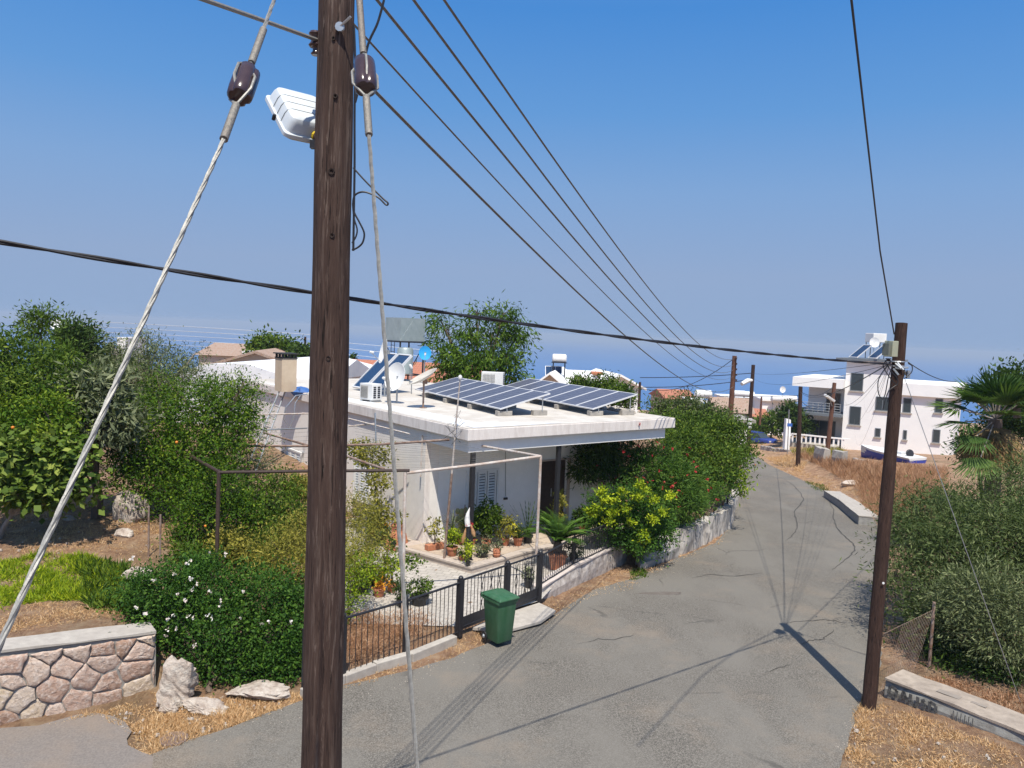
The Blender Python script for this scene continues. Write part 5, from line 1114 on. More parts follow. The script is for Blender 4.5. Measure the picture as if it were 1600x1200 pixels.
for px,py,r,d,f,lab in((395,850,30,17.8,'mid','low green shrub between the pergola post and the dry shrub'),(360,850,26,17.2,'yellow','yellowing shrub right of the fruit bush'),(440,800,26,19.5,'dark','dark ivy mound near the chopped trunks'),(470,760,22,20.5,'yellow','pale upright plant under the side shutters'),(300,870,24,16.2,'mid','weedy shrub in front of the fruit bush')):
    tree('small_shrub',lab,under(px,d),[gl(px,py,r,d,.8),gl(px+16,py+10,r*.7,d-.3,.8),gl(px-15,py+8,r*.7,d+.2,.8)],3200,f,.085,.4,.03,cat='shrub',per=16,sig=.14,inner=.1)
for px,py,r,d,lab in((1575,650,30,32,'dark tree crown close behind the palm fans'),(1530,690,22,34,'dark shrub low behind the palm trunk')):
    tree('dark_tree',lab,under(px,d),[gl(px,py,r,d,.8),gl(px+22,py+12,r*.8,d),gl(px-14,py+14,r*.7,d)],4200,'dark',.17,.4,.1,per=18,sig=.25)
v=root('climbing_vine','yellow-green vine climbing beside the window shutters','vine',hl(.1,5.2,.1)); lb=[lobe(592,800,14,21,None,1.3),lobe(590,755,13,21.2,None,1.5),lobe(582,712,20,21.5,None,.8),lobe(560,702,16,22,None,.7)]
limbs(hl(.05,4.2,.05),lb,.03,v and BARK,v,'stem'); crown('foliage',lb,2600,LG['yellow'],v,.09,.6,per=12,sig=.12,bias=-.1)
hd=tree('rose_hedge','large dark green hedge with pale roses over the stone wall end',G(330,1085),[gl(250,925,50,13.4,.8),gl(330,915,50,13.6,.8),gl(410,930,55,13.8,.85),gl(470,960,45,13.9,.9),gl(262,975,46,13.2,.9),gl(345,985,62,13.2,.9),gl(430,1000,60,13.4,.95),gl(355,1040,48,13.1,.75),gl(430,1040,50,13.2,.7),gl(300,900,30,14,.8),gl(215,935,30,13.6,.9)],52000,'hedge',.062,.5,.06,cat='hedge',per=30,sig=.13,inner=.5)
PR=np.array([tuple(D(x,y,12.42+(1060-y)*.0028)) for x,y in [(206,872),(298,875),(272,896),(298,904),(308,913),(300,922),(290,937),(278,930),(328,925),(345,940),(271,960),(262,966),(294,962),(302,964),(325,962),(331,966),(376,965),(344,948),(262,983),(276,982),(260,993),(293,880),(352,866),(329,862),(421,971),(408,975),(455,972),(227,960),(214,948),(305,1008),(380,925),(240,905)]])
def flowers(nm,C,sz,mat,par,k=7):
    P=np.repeat(C,k,0)+RNG.normal(size=(len(C)*k,3))*sz*.15; d=rnd_unit(len(P)); d[:,1]-=.5; d/=np.linalg.norm(d,axis=1)[:,None]
    return leafmesh(nm,P,d,rnd_unit(len(P)),np.full(len(P),sz)*(.7+.5*RNG.random(len(P))),np.full(len(P),sz*.8),RNG.random(len(P)),mat,par)
for c_ in PR: flowers('rose',c_[None],.048,PETW,hd,7)
# tree behind the roof
tree('ash_tree','round crowned leafy tree rising behind the bungalow roof',under(745,38),[gl(690,503,18,38,.6),gl(735,515,24,38,.7),gl(785,492,20,38,.6),gl(807,523,18,38.3,.6),gl(683,540,17,38,.6),gl(712,560,28,37.6,.7),gl(757,548,26,37.6,.6),gl(792,560,26,38,.7),gl(745,582,36,37.6,.6),gl(800,588,20,37.8,.6),gl(745,488,14,38.4,.6),gl(700,585,22,37.5,.6),gl(770,520,16,38,.6)],10500,'ash',.27,.24,.2,per=50,sig=.3,hang=.5,inner=.55,out=.9)
for i,(px,py,r,d,f,lab) in enumerate(((415,540,20,60,'mid','distant green tree behind the chimney, beside the weathered tiles'),(440,545,18,60,'mid','smaller distant tree between chimney and big pole'),(482,555,16,50,'dark','dark tree just left of the big pole'))):
    tree('distant_tree',lab,D(px,600,d),[gl(px,py,r,d,.8),gl(px+12,py+8,r*.7,d),gl(px-12,py+6,r*.7,d)],2600,f,.28,.5,.15,per=16,sig=.35,group='distant trees at the skyline')
for px,py,h_,d,lab in((551,572,16,70,'slim dark cypress right of the big pole'),(390,545,6,95,'tiny cypress above the weathered tile roof')):
    tree('cypress',lab,D(px,620,d),[(D(px,py,d),(h_*.28/FPX*d,h_*.28/FPX*d,h_/FPX*d))],1500,'dark',.3,.4,.1,per=12,sig=.12,out=.2)
for i,(px,py,r,d,lab) in enumerate(((905,602,14,36,'small feathery tree behind the far solar array, left'),(948,602,18,36,'small feathery tree behind the far solar array, middle'),(970,615,16,34,'bushy treetop at the right end of the far solar array'),(928,608,12,36,'low treetop between the two feathery trees'))):
    tree('small_tree',lab,under(px,d),[gl(px,py,r,d,.8),gl(px-8,py+8,r*.7,d),gl(px+10,py+6,r*.7,d)],2000,'mid',.17,.35,.07,per=14,sig=.18,group='small trees behind the bungalow roof')
# right of the house
tree('roadside_tree','large bushy tree overhanging the bend, with white blossoms',gz(7.9,31),[gl(1015,662,20,33,.7),gl(1050,668,28,32,.7),gl(1095,675,34,31.5,.7),gl(1132,680,30,31,.9),gl(1065,705,32,29,.9),gl(1120,722,38,29,.8),gl(1148,705,24,30.5,.9),gl(1092,748,32,28,.8),gl(1080,690,26,30,.7)],30000,'mid',.13,.38,.16,per=28,sig=.26,inner=.4)
tree('roadside_tree','olive-tinted tree behind the overhanging bush, before the red roofs',gz(9.8,38),[gl(1072,640,24,38,.7),gl(1035,636,18,38,.7),gl(1105,652,26,37,.6),gl(1140,664,18,36,.7)],9000,'willow',.15,.38,.14,per=22,sig=.26)
ol=tree('oleander_bush','tall oleander with red flowers beside the porch',gz(5.2,24.2),[gl(965,728,34,24.8,.9),gl(1008,742,38,24.3,1.0),gl(1052,752,34,24.5,1.0),gl(1028,785,36,23.9,1.0),gl(1000,705,18,25,.8),gl(1072,785,26,24.6,1.1),gl(935,722,22,24.6,.9),gl(1083,748,20,25.4),gl(1040,712,18,25,.8)],24000,'oleander',.16,.17,.08,cat='shrub',per=22,sig=.17,out=.9,inner=.3)
C=[]
for _ in range(50):
    x=random.gauss(1035,45); y=random.gauss(742,32); C.append(tuple(D(x,y,23.0+random.uniform(-.3,.5))))
flowers('red_blossom',np.array(C+[tuple(D(x,y,24.3)) for x,y in((967,702),(905,740),(932,733),(962,748),(941,756))]),.06,PETR,ol,6)
tree('dark_oleander','dark drooping oleander branch hanging before the porch wall',gz(4.3,25.5),[gl(925,705,24,24.0,.6),gl(950,695,28,24.2,.6),gl(915,735,18,23.8,.6)],2600,'dark',.2,.2,.05,cat='shrub',per=16,sig=.16,out=.9,hang=.5)
lm_=tree('pittosporum_shrub','glossy shrub with lime-yellow tips behind the small gate',gz(4.0,22.2),[gl(945,790,28,22.3,.9),gl(985,785,34,22.2,.9),gl(1010,810,34,21.9,.9),gl(965,820,34,21.7,.9),gl(1030,830,26,22,1.0),gl(940,815,22,21.9,.9),gl(1000,845,26,21.5,.8)],15000,'hedge',.085,.45,.06,cat='shrub',per=20,sig=.13,bias=.05)
lb=[gl(x,y,7,21.15,.55) for x,y in((932,792),(940,770),(955,800),(970,768),(975,795),(995,775),(1010,765),(1022,782),(950,815),(985,815),(1005,835),(1022,812),(945,780),(925,800),(1035,800),(1045,775),(960,782),(1008,842),(1000,755))]
crown('lime_tips',lb,3200,LG['lime'],lm_,.085,.5,per=14,sig=.05,inner=.2,flat=.5,bias=.15)
tree('roadside_shrub','low green shrub spilling over the roadside wall',gz(7.0,26.5),[gl(1085,786,20,25.6,.6),gl(1055,808,20,24.8,.6),gl(1110,768,18,27,.8),gl(1133,750,18,28.3,.9)],4200,'oleander',.12,.25,.05,cat='shrub',per=18,sig=.15)
tree('lime_weed','bright green sprig beside the railing at the road edge',zz(march(1150,788)),[gl(1152,750,12,28.5,1.1),gl(1160,765,8,28.3,1.0)],420,'lime',.14,.4,.02,cat='shrub',per=8,sig=.12,bias=-.15)
# right-hand bushes
tree('willow_bush','huge bush with narrow leaves filling the right side of the road',gz(12.5,17.5),[gl(1420,850,40,17.2,1.1),gl(1455,815,55,18.2,.9),gl(1530,805,50,18.5,.9),gl(1595,780,50,18.5,1.0),gl(1440,915,45,16.2,.9),gl(1490,880,70,16.8,.9),gl(1560,850,75,17,.9),gl(1640,850,80,17),gl(1470,960,45,15.6,.8),gl(1400,900,18,16.4,1.1),gl(1430,800,35,19.5,.8),gl(1490,785,30,20,.7),gl(1605,730,28,20,.8)],56000,'willow',.115,.2,.13,cat='bush',per=60,sig=.24,hang=.35,inner=.4)
tree('olive_shoots','silvery olive shoots in front of the willow-leaved bush',gz(10.2,14.2),[gl(1530,930,55,14.6,.9),gl(1590,960,60,14.2,.9),gl(1500,985,35,14.8,.8),gl(1560,1000,55,14,.7),gl(1480,950,30,15,.8)],17000,'olive',.1,.2,.07,cat='bush',per=18,sig=.17,out=1.1,inner=.3,bias=.0)
tree('shaded_bush','dark undergrowth beneath the big bush behind the kerb wall',gz(11,15),[gl(1500,1030,45,14.8,.5),gl(1570,1040,55,14.2,.5),gl(1450,1000,20,15.3,.9)],7000,'dark',.1,.3,.05,cat='bush',per=18,sig=.2)
for i,(px,py,r,d,f,lab) in enumerate(((1205,660,20,85,'mid','green hedge before the far white house with dishes'),(1235,645,13,75,'dark','dark leafy tree at the corner of the modern house'),(1250,660,14,76,'dark','dark shrub beside the balcony wall'),(1180,665,14,90,'mid','hedge end behind the banded pole'),(1590,600,30,30,'dark','dark tree behind the palm at the right edge'))):
    tree('far_tree' if i!=4 else 'dark_tree',lab,D(px,py+r*1.5,d),[gl(px,py,r,d,1.2 if i in(1,2) else .7),gl(px-r*.6,py+4,r*.7,d,.9),gl(px+r*.6,py+5,r*.7,d,.9)],2600,f,.3 if i<4 else .2,.45,.12,per=16,sig=.3,group='trees by the far bend' if i<4 else None)
# fan palm
pb_=gz(14.6,25); pc=D(1555,655,25); pb_=gz(pc.x,pc.y); pal=root('fan_palm','fan palm with a skirt of dead fronds behind the right bush','palm',pb_)
m=MB().tube([pb_,pb_.lerp(pc,.5)+Vector((.1,0,0)),pc],[.28,.24,.2],12); obj('trunk',m,BARK,pal,smooth=True)
def fan(nm,mat,specs):
    P=[];Dr=[];Nn=[];Ls=[];Wd=[];lc=[]; rr=random.Random(4); st=MB()
    for az,el,sl_,R in specs:
        h=Vector((math.cos(az),math.sin(az),0)); d=h*math.cos(el)+Vector((0,0,math.sin(el))); hub=pc+d*sl_; st.tube([pc,hub],.02,4); side=h.cross(Vector((0,0,1))); up=side.cross(d); tone=rr.uniform(.1,.8)
        for i in range(26):
            a=(i/25-.5)*2.5; dd=(d*math.cos(a)+side*math.sin(a)).normalized(); droop=Vector((0,0,-.12-.25*abs(a)/1.4)); nn=(up+side*(.35 if i%2 else -.35)).normalized()
            P.append(hub);Dr.append(dd);Nn.append(nn);Ls.append(R*.62);Wd.append(R*.075);lc.append(min(1,max(0,tone+rr.uniform(-.15,.15))))
            d2=(dd+droop*rr.uniform(.6,2.2)).normalized(); P.append(hub+dd*R*.36);Dr.append(d2);Nn.append(nn);Ls.append(R*.66);Wd.append(R*.05);lc.append(min(1,max(0,tone+rr.uniform(-.1,.2))))
    A=lambda x:np.array([tuple(v) for v in x]); leafmesh(nm,A(P),A(Dr),A(Nn),np.array(Ls),np.array(Wd),np.array(lc),mat,pal); obj('petiole' if nm!='dead_skirt' else 'dead_petiole',st,BARKL,pal)
sp_=[]; rr=random.Random(12)
for i in range(22): sp_.append((rr.uniform(0,6.283),rr.uniform(.25,1.4),rr.uniform(.6,.95),rr.uniform(.8,1.1)))
sp_+=[(3.3,-.1,1.1,1.0),(3.7,-.45,1.2,1.0),(2.9,.25,1.1,1.1),(3.9,-.75,1.7,1.0),(4.7,.8,.7,1.4),(3.5,.6,.9,1.2),(5.3,.7,.8,1.3),(4.2,1.0,.8,1.3)]
fan('green_fans',LG['palm'],sp_); fan('dead_skirt',LG['deadfrond'],[(rr.uniform(0,6.283),rr.uniform(-1.5,-.9),rr.uniform(.3,.9),rr.uniform(.8,1.2)) for _ in range(34)])
# ------------------------------------------------------------ ground cover, straw, weeds
def stuff(name,label,cat,P,h,mat,w=.012,lean=.5):
    o=grass(name,P,h,mat,None,w,lean); return tag(o,label,cat,kind='stuff')
def pix(L_): return [HG(*p) for p in L_]
Pn=cells_in([G(*p) for p in((60,1142),(250,1085),(350,1095),(470,1082),(475,1098),(392,1128),(320,1152),(240,1184),(200,1168),(216,1150),(150,1120))],24000)
stuff('straw_verge','dry straw scattered over the verge below the rose hedge','dry grass',Pn,.1,STRAW,.009,2.2)
Pn=np.concatenate([cells_in([G(*p) for p in((536,1062),(640,1022),(718,990),(735,985),(775,970),(800,990),(740,1012),(712,1034),(637,1054),(536,1080))],3500),cells_in([G(*p) for p in((1338,1112),(1380,1100),(1470,1140),(1600,1195),(1640,1290),(1300,1290),(1322,1180))],24000),cells_in([G(*p) for p in((1318,1190),(1332,1120),(1352,1085),(1358,1120),(1345,1200))],2500)])
stuff('straw_verge','dry straw covering the road edges by the gate and the right pole','dry grass',Pn,.09,STRAW,.009,2.0)
Pn=cells_in([zz(march(*p)) for p in((845,985),(872,968),(925,935),(985,925),(1010,905),(1055,882),(1125,852),(1146,822),(1130,830),(1085,855),(1040,880),(1000,892),(975,885),(920,915),(850,948))],3200); Pn[:,2]=[zroad(y)+.03 for x,y,_ in Pn]
stuff('dry_leaf_litter','orange-brown dry leaves along the foot of the roadside walls','dry leaves',Pn,.06,STRAW,.012,2.4)
A=[G(475,1078),G(535,1056),G(632,1020),G(712,990)]; Bk=[G(700,975,.1),G(640,962,.1),G(560,965,.1),G(490,1000,.1)]
Pn=cells_in(A+Bk,9000); Pn[:,2]=.05+.2*RNG.random(len(Pn)); stuff('dry_weed_bed','tangled reddish-brown dead weeds behind the black fence','dead weeds',Pn,.16,WEED,.009,1.1)
Pn=cells_in(pix([(0,880),(60,868),(150,872),(190,900),(195,955),(120,940),(40,945),(0,960)]),20000); stuff('ground_cover','yellow-green ground cover above the stone wall','ground cover',Pn,.15,LG['lime'],.017,1.3)
Pn=cells_in(pix([(0,962),(40,947),(120,942),(190,958),(195,970),(60,985),(0,1000)]),6000); stuff('straw_verge','dry straw on the soil strip behind the stone wall coping','dry grass',Pn,.07,STRAW,.007,2.2)
Pn=cells_in(pix([(120,880),(190,880),(230,930),(190,960),(140,955)]),3500); stuff('ground_cover','darker green weeds between the ground cover and the rose hedge','weeds',Pn,.22,LG['mid'],.03,1.0)
Pn=cells_in(pix([(20,800),(180,790),(260,830),(240,880),(120,870),(10,870)]),7000); stuff('dry_grass','sparse dry grass on the red garden soil','dry grass',Pn,.1,STRAW,.008,1.4)
Pn=cells_in(pix([(260,850),(480,850),(480,760),(600,840),(560,930),(400,920),(280,900)]),6000); stuff('garden_weeds','mixed dry and green weeds on the garden floor near the pergola','weeds',Pn,.28,LG['yellow'],.014,.7)
W1=pix([(1235,712),(1330,728),(1430,750),(1440,790),(1400,800),(1345,770),(1290,735),(1235,712)]); Pn=cells_in(W1,20000); stuff('dry_weeds','tall reddish-brown dry weeds on the bank before the modern house','dead weeds',Pn,.55,WEED,.017,.75)
W2=pix([(1200,728),(1250,735),(1330,760),(1400,805),(1380,822),(1312,780),(1255,750)]); Pn=cells_in(W2,9000); stuff('dry_grass','short straw on the slope between road and weeds','dry grass',Pn,.13,STRAW,.015,1.3)
W3=pix([(1340,775),(1400,765),(1470,770),(1450,850),(1390,850)]); Pn=cells_in(W3,10000); stuff('dry_weeds','dry weeds mixed with green stalks beside the right pole','dead weeds',Pn,.8,WEED,.012,.7)
Pn=cells_in(pix([(1255,752),(1290,760),(1300,772),(1275,768)]),900); stuff('green_grass_patch','small patch of green grass at the right road edge','grass',Pn,.16,LG['mid'],.02,.8)
Pn=cells_in([zz(march(*p)) for p in((985,895),(1005,890),(1012,905),(985,910))],900); stuff('green_grass_patch','green tuft of grass at the end of the low whitewashed wall','grass',Pn,.16,LG['mid'],.02,.8)
Pn=cells_in(pix([(1255,716),(1340,722),(1480,735),(1480,772),(1430,760),(1330,738)]),11000); stuff('dry_weeds','low reddish weeds between the boat and the tall weeds','dead weeds',Pn,.4,WEED,.018,.8)
Pn=cells_in(pix([(1195,716),(1235,712),(1262,722),(1250,740),(1215,728)]),4000); stuff('dry_grass','straw tufts round the foot of the road edge pole at the far bend','dry grass',Pn,.28,STRAW,.02,.8)
Pn=cells_in(pix([(1236,706),(1310,706),(1325,716),(1290,720),(1240,714)]),3000); stuff('green_weeds','green and yellow weeds before the white balustrade','weeds',Pn,.5,LG['yellow'],.03,.6)
Pn=cells_in([G(*p) for p in((1395,1072),(1450,1060),(1600,1100),(1700,1180),(1640,1175),(1480,1105))],9000); stuff('dry_leaf_litter','brown leaf litter in the shade behind the kerb wall','dry leaves',Pn,.08,WEED,.014,2.0)
Pn=cells_in(pix([(0,790),(190,780),(300,830),(260,900),(180,890),(0,900)]),9000); stuff('dry_grass','short straw lying over the garden soil under the fig tree','dry grass',Pn,.07,STRAW,.009,2.4)
def pebbles(label,polys,n,mt,s0,s1):
    m=MB()
    for poly in polys:
        for x,y,z in cells_in(poly,n):
            s=random.uniform(s0,s1)*random.choice((.5,.7,1)); b=len(m.v); rz=random.uniform(0,3)
            vs=[(math.cos(rz+k*1.57)*s*random.uniform(.7,1.2),math.sin(rz+k*1.57)*s*random.uniform(.7,1.2),0) for k in range(4)]
            m.add([(x+a,y+b_,z+.03-s*.3) for a,b_,_ in vs]+[(x+a*.6,y+b_*.6,z+.03+s*random.uniform(.3,.7)) for a,b_,_ in vs],[(0,1,5,4),(1,2,6,5),(2,3,7,6),(3,0,4,7),(4,5,6,7)])
    o=obj('loose_stones',m,mt); return tag(o,label,'stones',kind='stuff')
pebbles('small pale stones scattered over the verges and the garden soil',[pix([(0,800),(190,790),(260,840),(180,900),(0,880)]),[G(*p) for p in((150,1120),(250,1090),(470,1090),(392,1130),(240,1184))],[G(*p) for p in((1340,1112),(1600,1200),(1640,1290),(1300,1290))],pix([(1200,728),(1330,760),(1400,805),(1312,780)])],60,ROCK,.015,.05)
pebbles('fine grit lying along the asphalt edges',[[G(*p) for p in((240,1184),(392,1120),(640,1040),(720,1020),(800,985),(870,955),(880,975),(740,1040),(560,1100),(400,1160))],[G(*p) for p in((1300,1180),(1330,1100),(1365,1000),(1385,1000),(1355,1100),(1335,1190))],[zz(march(*p),.03) for p in((925,925),(990,905),(1117,850),(1125,860),(1000,925),(930,950))]],260,ROCK,.006,.013)
# stones in the garden and on the bank
for i,(px,py,s,lab) in enumerate(((108,813,.16,'white stone on the red soil under the fig tree'),(205,815,.35,'tall pale rock standing against the pomegranate trunk'),(190,838,.22,'pale rock below the tall one in the garden'),(215,905,.3,'flat white stone slab at the top of the hedge'),(1330,758,.5,'flat grey slab lying on the straw slope'))):
    p=HG(px,py); r=(s,s*.8,s*(.5 if i!=1 else 1.5)); mb=MB().blob((0,0,0),(1,1,1),24,.03,i+20); mb.v=[craggy(v,r,p-Vector((0,0,r[2]*.3)),i+20) for v in mb.v]; solo('rock',lab,'rock',mb,ROCK)
# chain-link fence patch right of the pole
a=G(1383,1078,.05); b=G(1440,1070,.05); c_=Vector((7.9,17.5,.05)); o=root('wire_mesh_fence','sagging rusty wire mesh fence between the right pole and the bush','fence',a); m=MB(); hgt=1.15
q0=G(1372,1090,.02); q1=Vector((8.35,14.6,.02))
for i in range(26):
    for s in(-1,1):
        t0=i/26; t1=t0+s*.38; 
        if -0.001<=t1<=1.001: A_=q0.lerp(q1,t0); B_=q0.lerp(q1,t1)+Vector((0,0,hgt)); m.tube([A_,A_.lerp(B_,.5)+Vector((0,-.03,0)),B_],.0022,3,cap=False)
obj('mesh',m,RUST,o); 
for q in(q1,): obj('post',MB().tube([q,q+Vector((0,0,1.3))],.03,8),RUST,o)
obj('top_wire',MB().tube([q0+Vector((0,0,hgt)),q1+Vector((0,0,hgt))],.004,4),RUST,o)
for i,(px,py) in enumerate(((250,860),(232,845))): solo('fence_stake','rusty blue stake beside the rose hedge' if i==0 else 'thin leaning stake in the garden behind the hedge','stake',MB().tube([HG(px,py+25)+Vector((0,0,0)),HG(px,py+25)+Vector((.0,0,1.1))],.02,6),RUST)
# ------------------------------------------------------------ modern white house
P0=D(1313,712,74); ang=math.radians(-33); zg=P0.z-.6; MW=Matrix.Translation((P0.x,P0.y,0))@Matrix.Rotation(ang,4,'Z'); wo=root('modern_house','modern white two-storey house with dark windows and a stair tower','house',(P0.x,P0.y,0),ang); MWi=MW.inverted()
def WP(px,py,ax=1,val=0):
    o_=MWi@CAM; d=MWi.to_3x3()@ray(px,py); return o_+d*((val-o_[ax])/d[ax])
def wpart(name,mb,mt,par=None,**k): return obj(name,mb,mt,par or wo,world=False,**k)
ztw=WP(1325,563).z; xr_=WP(1492,640).x; xt=WP(1393,600).x; zpar=WP(1405,598).z; zpar2=WP(1410,617).z; DGR=pm('dark_grey_trim',(.16,.18,.2),(.14,.16,.18),4,.6,bmp=0)
m=MB().b2((0,0,zg),(xt,9,ztw)); wpart('stair_tower',m,WNEW); m=MB().b2((-.9,-.5,ztw+.002),(xt+.3,9.2,ztw+.22)); wpart('tower_roof',m,DGR)
m=MB().b2((xt+.002,0,zg),(xr_,10,zpar2)); wpart('right_wing',m,WNEW); m=MB().b2((xt+.004,-.35,zpar2+.002),(xr_+.4,10,zpar)); wpart('parapet',m,WNEW)
def win(pts,par=None,nm='window',ax=1,val=0,mull=0,frame=DGR):
    x0,y0,x1,y1=pts; a=WP(x0,(y0+y1)/2,ax,val); b=WP(x1,(y0+y1)/2,ax,val); zt_=WP((x0+x1)/2,y0,ax,val).z; zb_=WP((x0+x1)/2,y1,ax,val).z; X0,X1=min(a.x,b.x),max(a.x,b.x)
    m=MB(); t=.07; y=val
    for p,q in(((X0,y-.06,zb_),(X0+t,y-.003,zt_)),((X1-t,y-.06,zb_),(X1,y-.003,zt_)),((X0+t,y-.06,zt_-t),(X1-t,y-.003,zt_)),((X0+t,y-.06,zb_),(X1-t,y-.003,zb_+t))): m.b2(p,q)
    for i in range(mull): xx=X0+(X1-X0)*(i+1)/(mull+1); m.b2((xx-.03,y-.058,zb_+t),(xx+.03,y-.004,zt_-t))
    f=wpart(nm,m,frame); g=MB().b2((X0+t,y-.03,zb_+t),(X1-t,y-.002,zt_-t)); wpart('pane',g,GLASS,f); s=MB().b2((X0-.1,y-.14,zb_-.1),(X1+.1,y-.004,zb_-.002)); wpart('sill',s,CONCL,f); return f
for q in((1329,583,1349,611),(1327,635,1345,664),(1368,620,1390,642),(1411,622,1424,645),(1461,623,1473,645),(1367,669,1376,683),(1411,672,1417,687),(1457,671,1469,692)): win(q,mull=1 if q[0]==1368 else 0)
xl=WP(1246,640,1,1.2).x; zb1=WP(1300,647,1,-.6).z; zc=WP(1290,606,1,-.6).z; zrt=WP(1250,589,1,-.8).z
m=MB().b2((xl+.6,3,zg),(-.003,9,zb1-.25)); m.b2((xl+.6,3,zb1+.003),(-.003,9,zc)); wpart('left_wing',m,WNEW); m=MB().b2((xl-.2,-.8,zc+.002),(-.005,9.2,zrt)); wpart('roof_slab',m,WNEW); m=MB().b2((xl-.3,-.9,zb1-.245),(-.006,9,zb1)); bal=wpart('balcony_slab',m,DGR)
m=MB(); n=9
for i in range(n+1): x=xl-.2+(-.15-(xl-.2))*i/n; m.tube([(x,-.8,zb1),(x,-.8,zb1+1.0)],.025,4)
for z in(.25,.5,.75,1.0): m.tube([(xl-.2,-.8,zb1+z),(-.15,-.8,zb1+z)],.02,4); m.tube([(xl-.2,-.8,zb1+z),(xl-.2,2.9,zb1+z)],.02,4)
wpart('railing',m,GALV,bal); win((1291,614,1313,646),val=3,mull=1,nm='balcony_door'); win((1267,657,1305,690),val=3,mull=2,nm='patio_door')
m=MB()
for i in range(14): z=zb1-2.2; x=xl-.5+i*.42; m.b2((x,-2.0,z-.7),(x+.15,-1.9,z))
m.b2((xl-.6,-2.05,z),(xl+5.6,-1.85,z+.12)); wpart('balustrade',m,WNEW)
m=MB().b2((xl-.6,-1.8,zg-1),(-.2,2.9,zb1-3.05)); wpart('terrace_base',m,CONCL)
# on its roof
th=root('solar_water_heater','white tank and two tilted collectors on the modern house tower','water heater',MW@Vector((2,3,ztw+.22)))
for i in range(2):
    q=MW@Vector((.1+i*1.7,.3-i*.2,ztw+.3)); collector(q,1.2,2.0,ang-.75,math.radians(38),th)
t_=D(1368,535,77.5); tz0=D(1368,535,78).z; tz1=D(1368,521,78).z; m=MB().box((t_.x,t_.y,(tz0+tz1)/2),1.5,1.3,tz1-tz0,rz=.2); obj('tank',m,WPL,th,bevel=.05); m=MB()
for dx in(-.7,.7):
    for dy in(-.5,.5): m.tube([(t_.x+dx,t_.y+dy,ztw),(t_.x+dx,t_.y+dy,tz0)],.04,5)
obj('stand',m,BLK,th); p=D(1366,535,76.3); p.z=ztw+.22; dish(p,1.6,.5,(-.2,-1,.2),'white dish mounted before the tank on the house tower',WD,lnb=False,oval=1)
p=MW@Vector((xr_-5.3,2,zpar)); q=D(1439,588,p.y); dish(p,1.0,.3,(-.2,-1,.2),'small white dish on the flat roof right of the pole',WD,lnb=False,oval=1)
# boat on the bank
bA,bB=D(1346,706,55.5),D(1434,722,51.5); bd=(bB-bA); L_=bd.length; bd.normalize(); bs_=Vector((-bd.y,bd.x,0)).normalized(); bo=root('motor_boat','blue and white open boat parked on the bank by the modern house','boat',bA.lerp(bB,.5)-Vector((0,0,1)))
def hull(secz,sc): 
    out=[]
    for t in np.linspace(0,1,9): out.append((t,sc*math.sin(math.pi*min(.85,.12+t*.8))**.7))
    return out
def hsec(t,w,zt,zb): c=bA.lerp(bB,t); u=Vector((0,0,1)); return [c+bs_*(-w)+u*zt,c+bs_*(-w*.8)+u*zb*.4,c+bs_*(-w*.3)+u*zb,c+bs_*(w*.3)+u*zb,c+bs_*(w*.8)+u*zb*.4,c+bs_*w+u*zt]
ws=[.05,.45,.75,.9,.95,.95,.92,.9]; m=MB(); loft(m,[hsec(i/7,ws[i],.12+.25*(1-i/7),-.75+.35*(1-i/7)**2) for i in range(8)]); obj('hull',m,pm('blue_hull',(.02,.05,.35),(.02,.06,.38),4,.3),bo,smooth=True)
m=MB(); loft(m,[[q+Vector((0,0,dz)) for q,dz in zip(hsec(i/7,ws[i]+.04,.12+.25*(1-i/7),.1),(.16,-.02,0,0,-.02,.16))] for i in range(8)]); obj('gunwale',m,WPL,bo,smooth=True)
c=bA.lerp(bB,.72)+Vector((0,0,.35)); m=MB().box(c,.5,.5,.3,rz=.3); obj('seat_box',m,WPL,bo); m=MB().lathe(bA.lerp(bB,.86)+Vector((0,0,.5)),[(.2,-.05),(.28,0),(.2,.05)],14,axis=(0,-1,.3)); obj('steering_wheel',m,BLK,bo)
m=MB(); 
for t in(.3,.8): c=bA.lerp(bB,t); m.box((c.x,c.y,c.z-.95),.2,1.4,.5,rz=.3)
obj('cradle',m,WPL,bo)
# low walls by the bank and the far bend
def fwall(label,pts,d,h,mt,th=.4,name='stone_wall'):
    P=[D(x,y,dd) for (x,y),dd in zip(pts,d)]; return wallrun(name,label,P,[h]*len(P),th,mt,None,rough=.1,zb=-.6)
fwall('pale dry-stone wall at the far bend behind the parked car',[(1186,712),(1205,716),(1231,721)],[76,72,68],1.0,STW2); fwall('broken whitewashed wall on the weedy bank, left piece',[(1270,716),(1288,722)],[56,54],.9,CONCL); fwall('grey concrete block in the weeds before the modern house',[(1298,724),(1316,727)],[52,51],.9,CONC); fwall('low stone wall under the boat',[(1330,726),(1400,742),(1470,752)],[53,50,47],.45,STW2)
fwall('white gate pillar at the corner of the modern house drive',[(1226,706),(1233,707)],[70,70],3.0,WNEW,.6,'gate_pillar')
sg_=root('road_sign','small blue road sign on a thin grey post at the far bend','sign',D(1231,712,66)); obj('post',MB().tube([D(1230,714,66),D(1233,640,66)],.04,6),GALV,sg_); obj('sign_plate',MB().box(D(1234,664,65.9),.42,.04,.28),pm('blue_sign',(.05,.15,.5)),sg_)
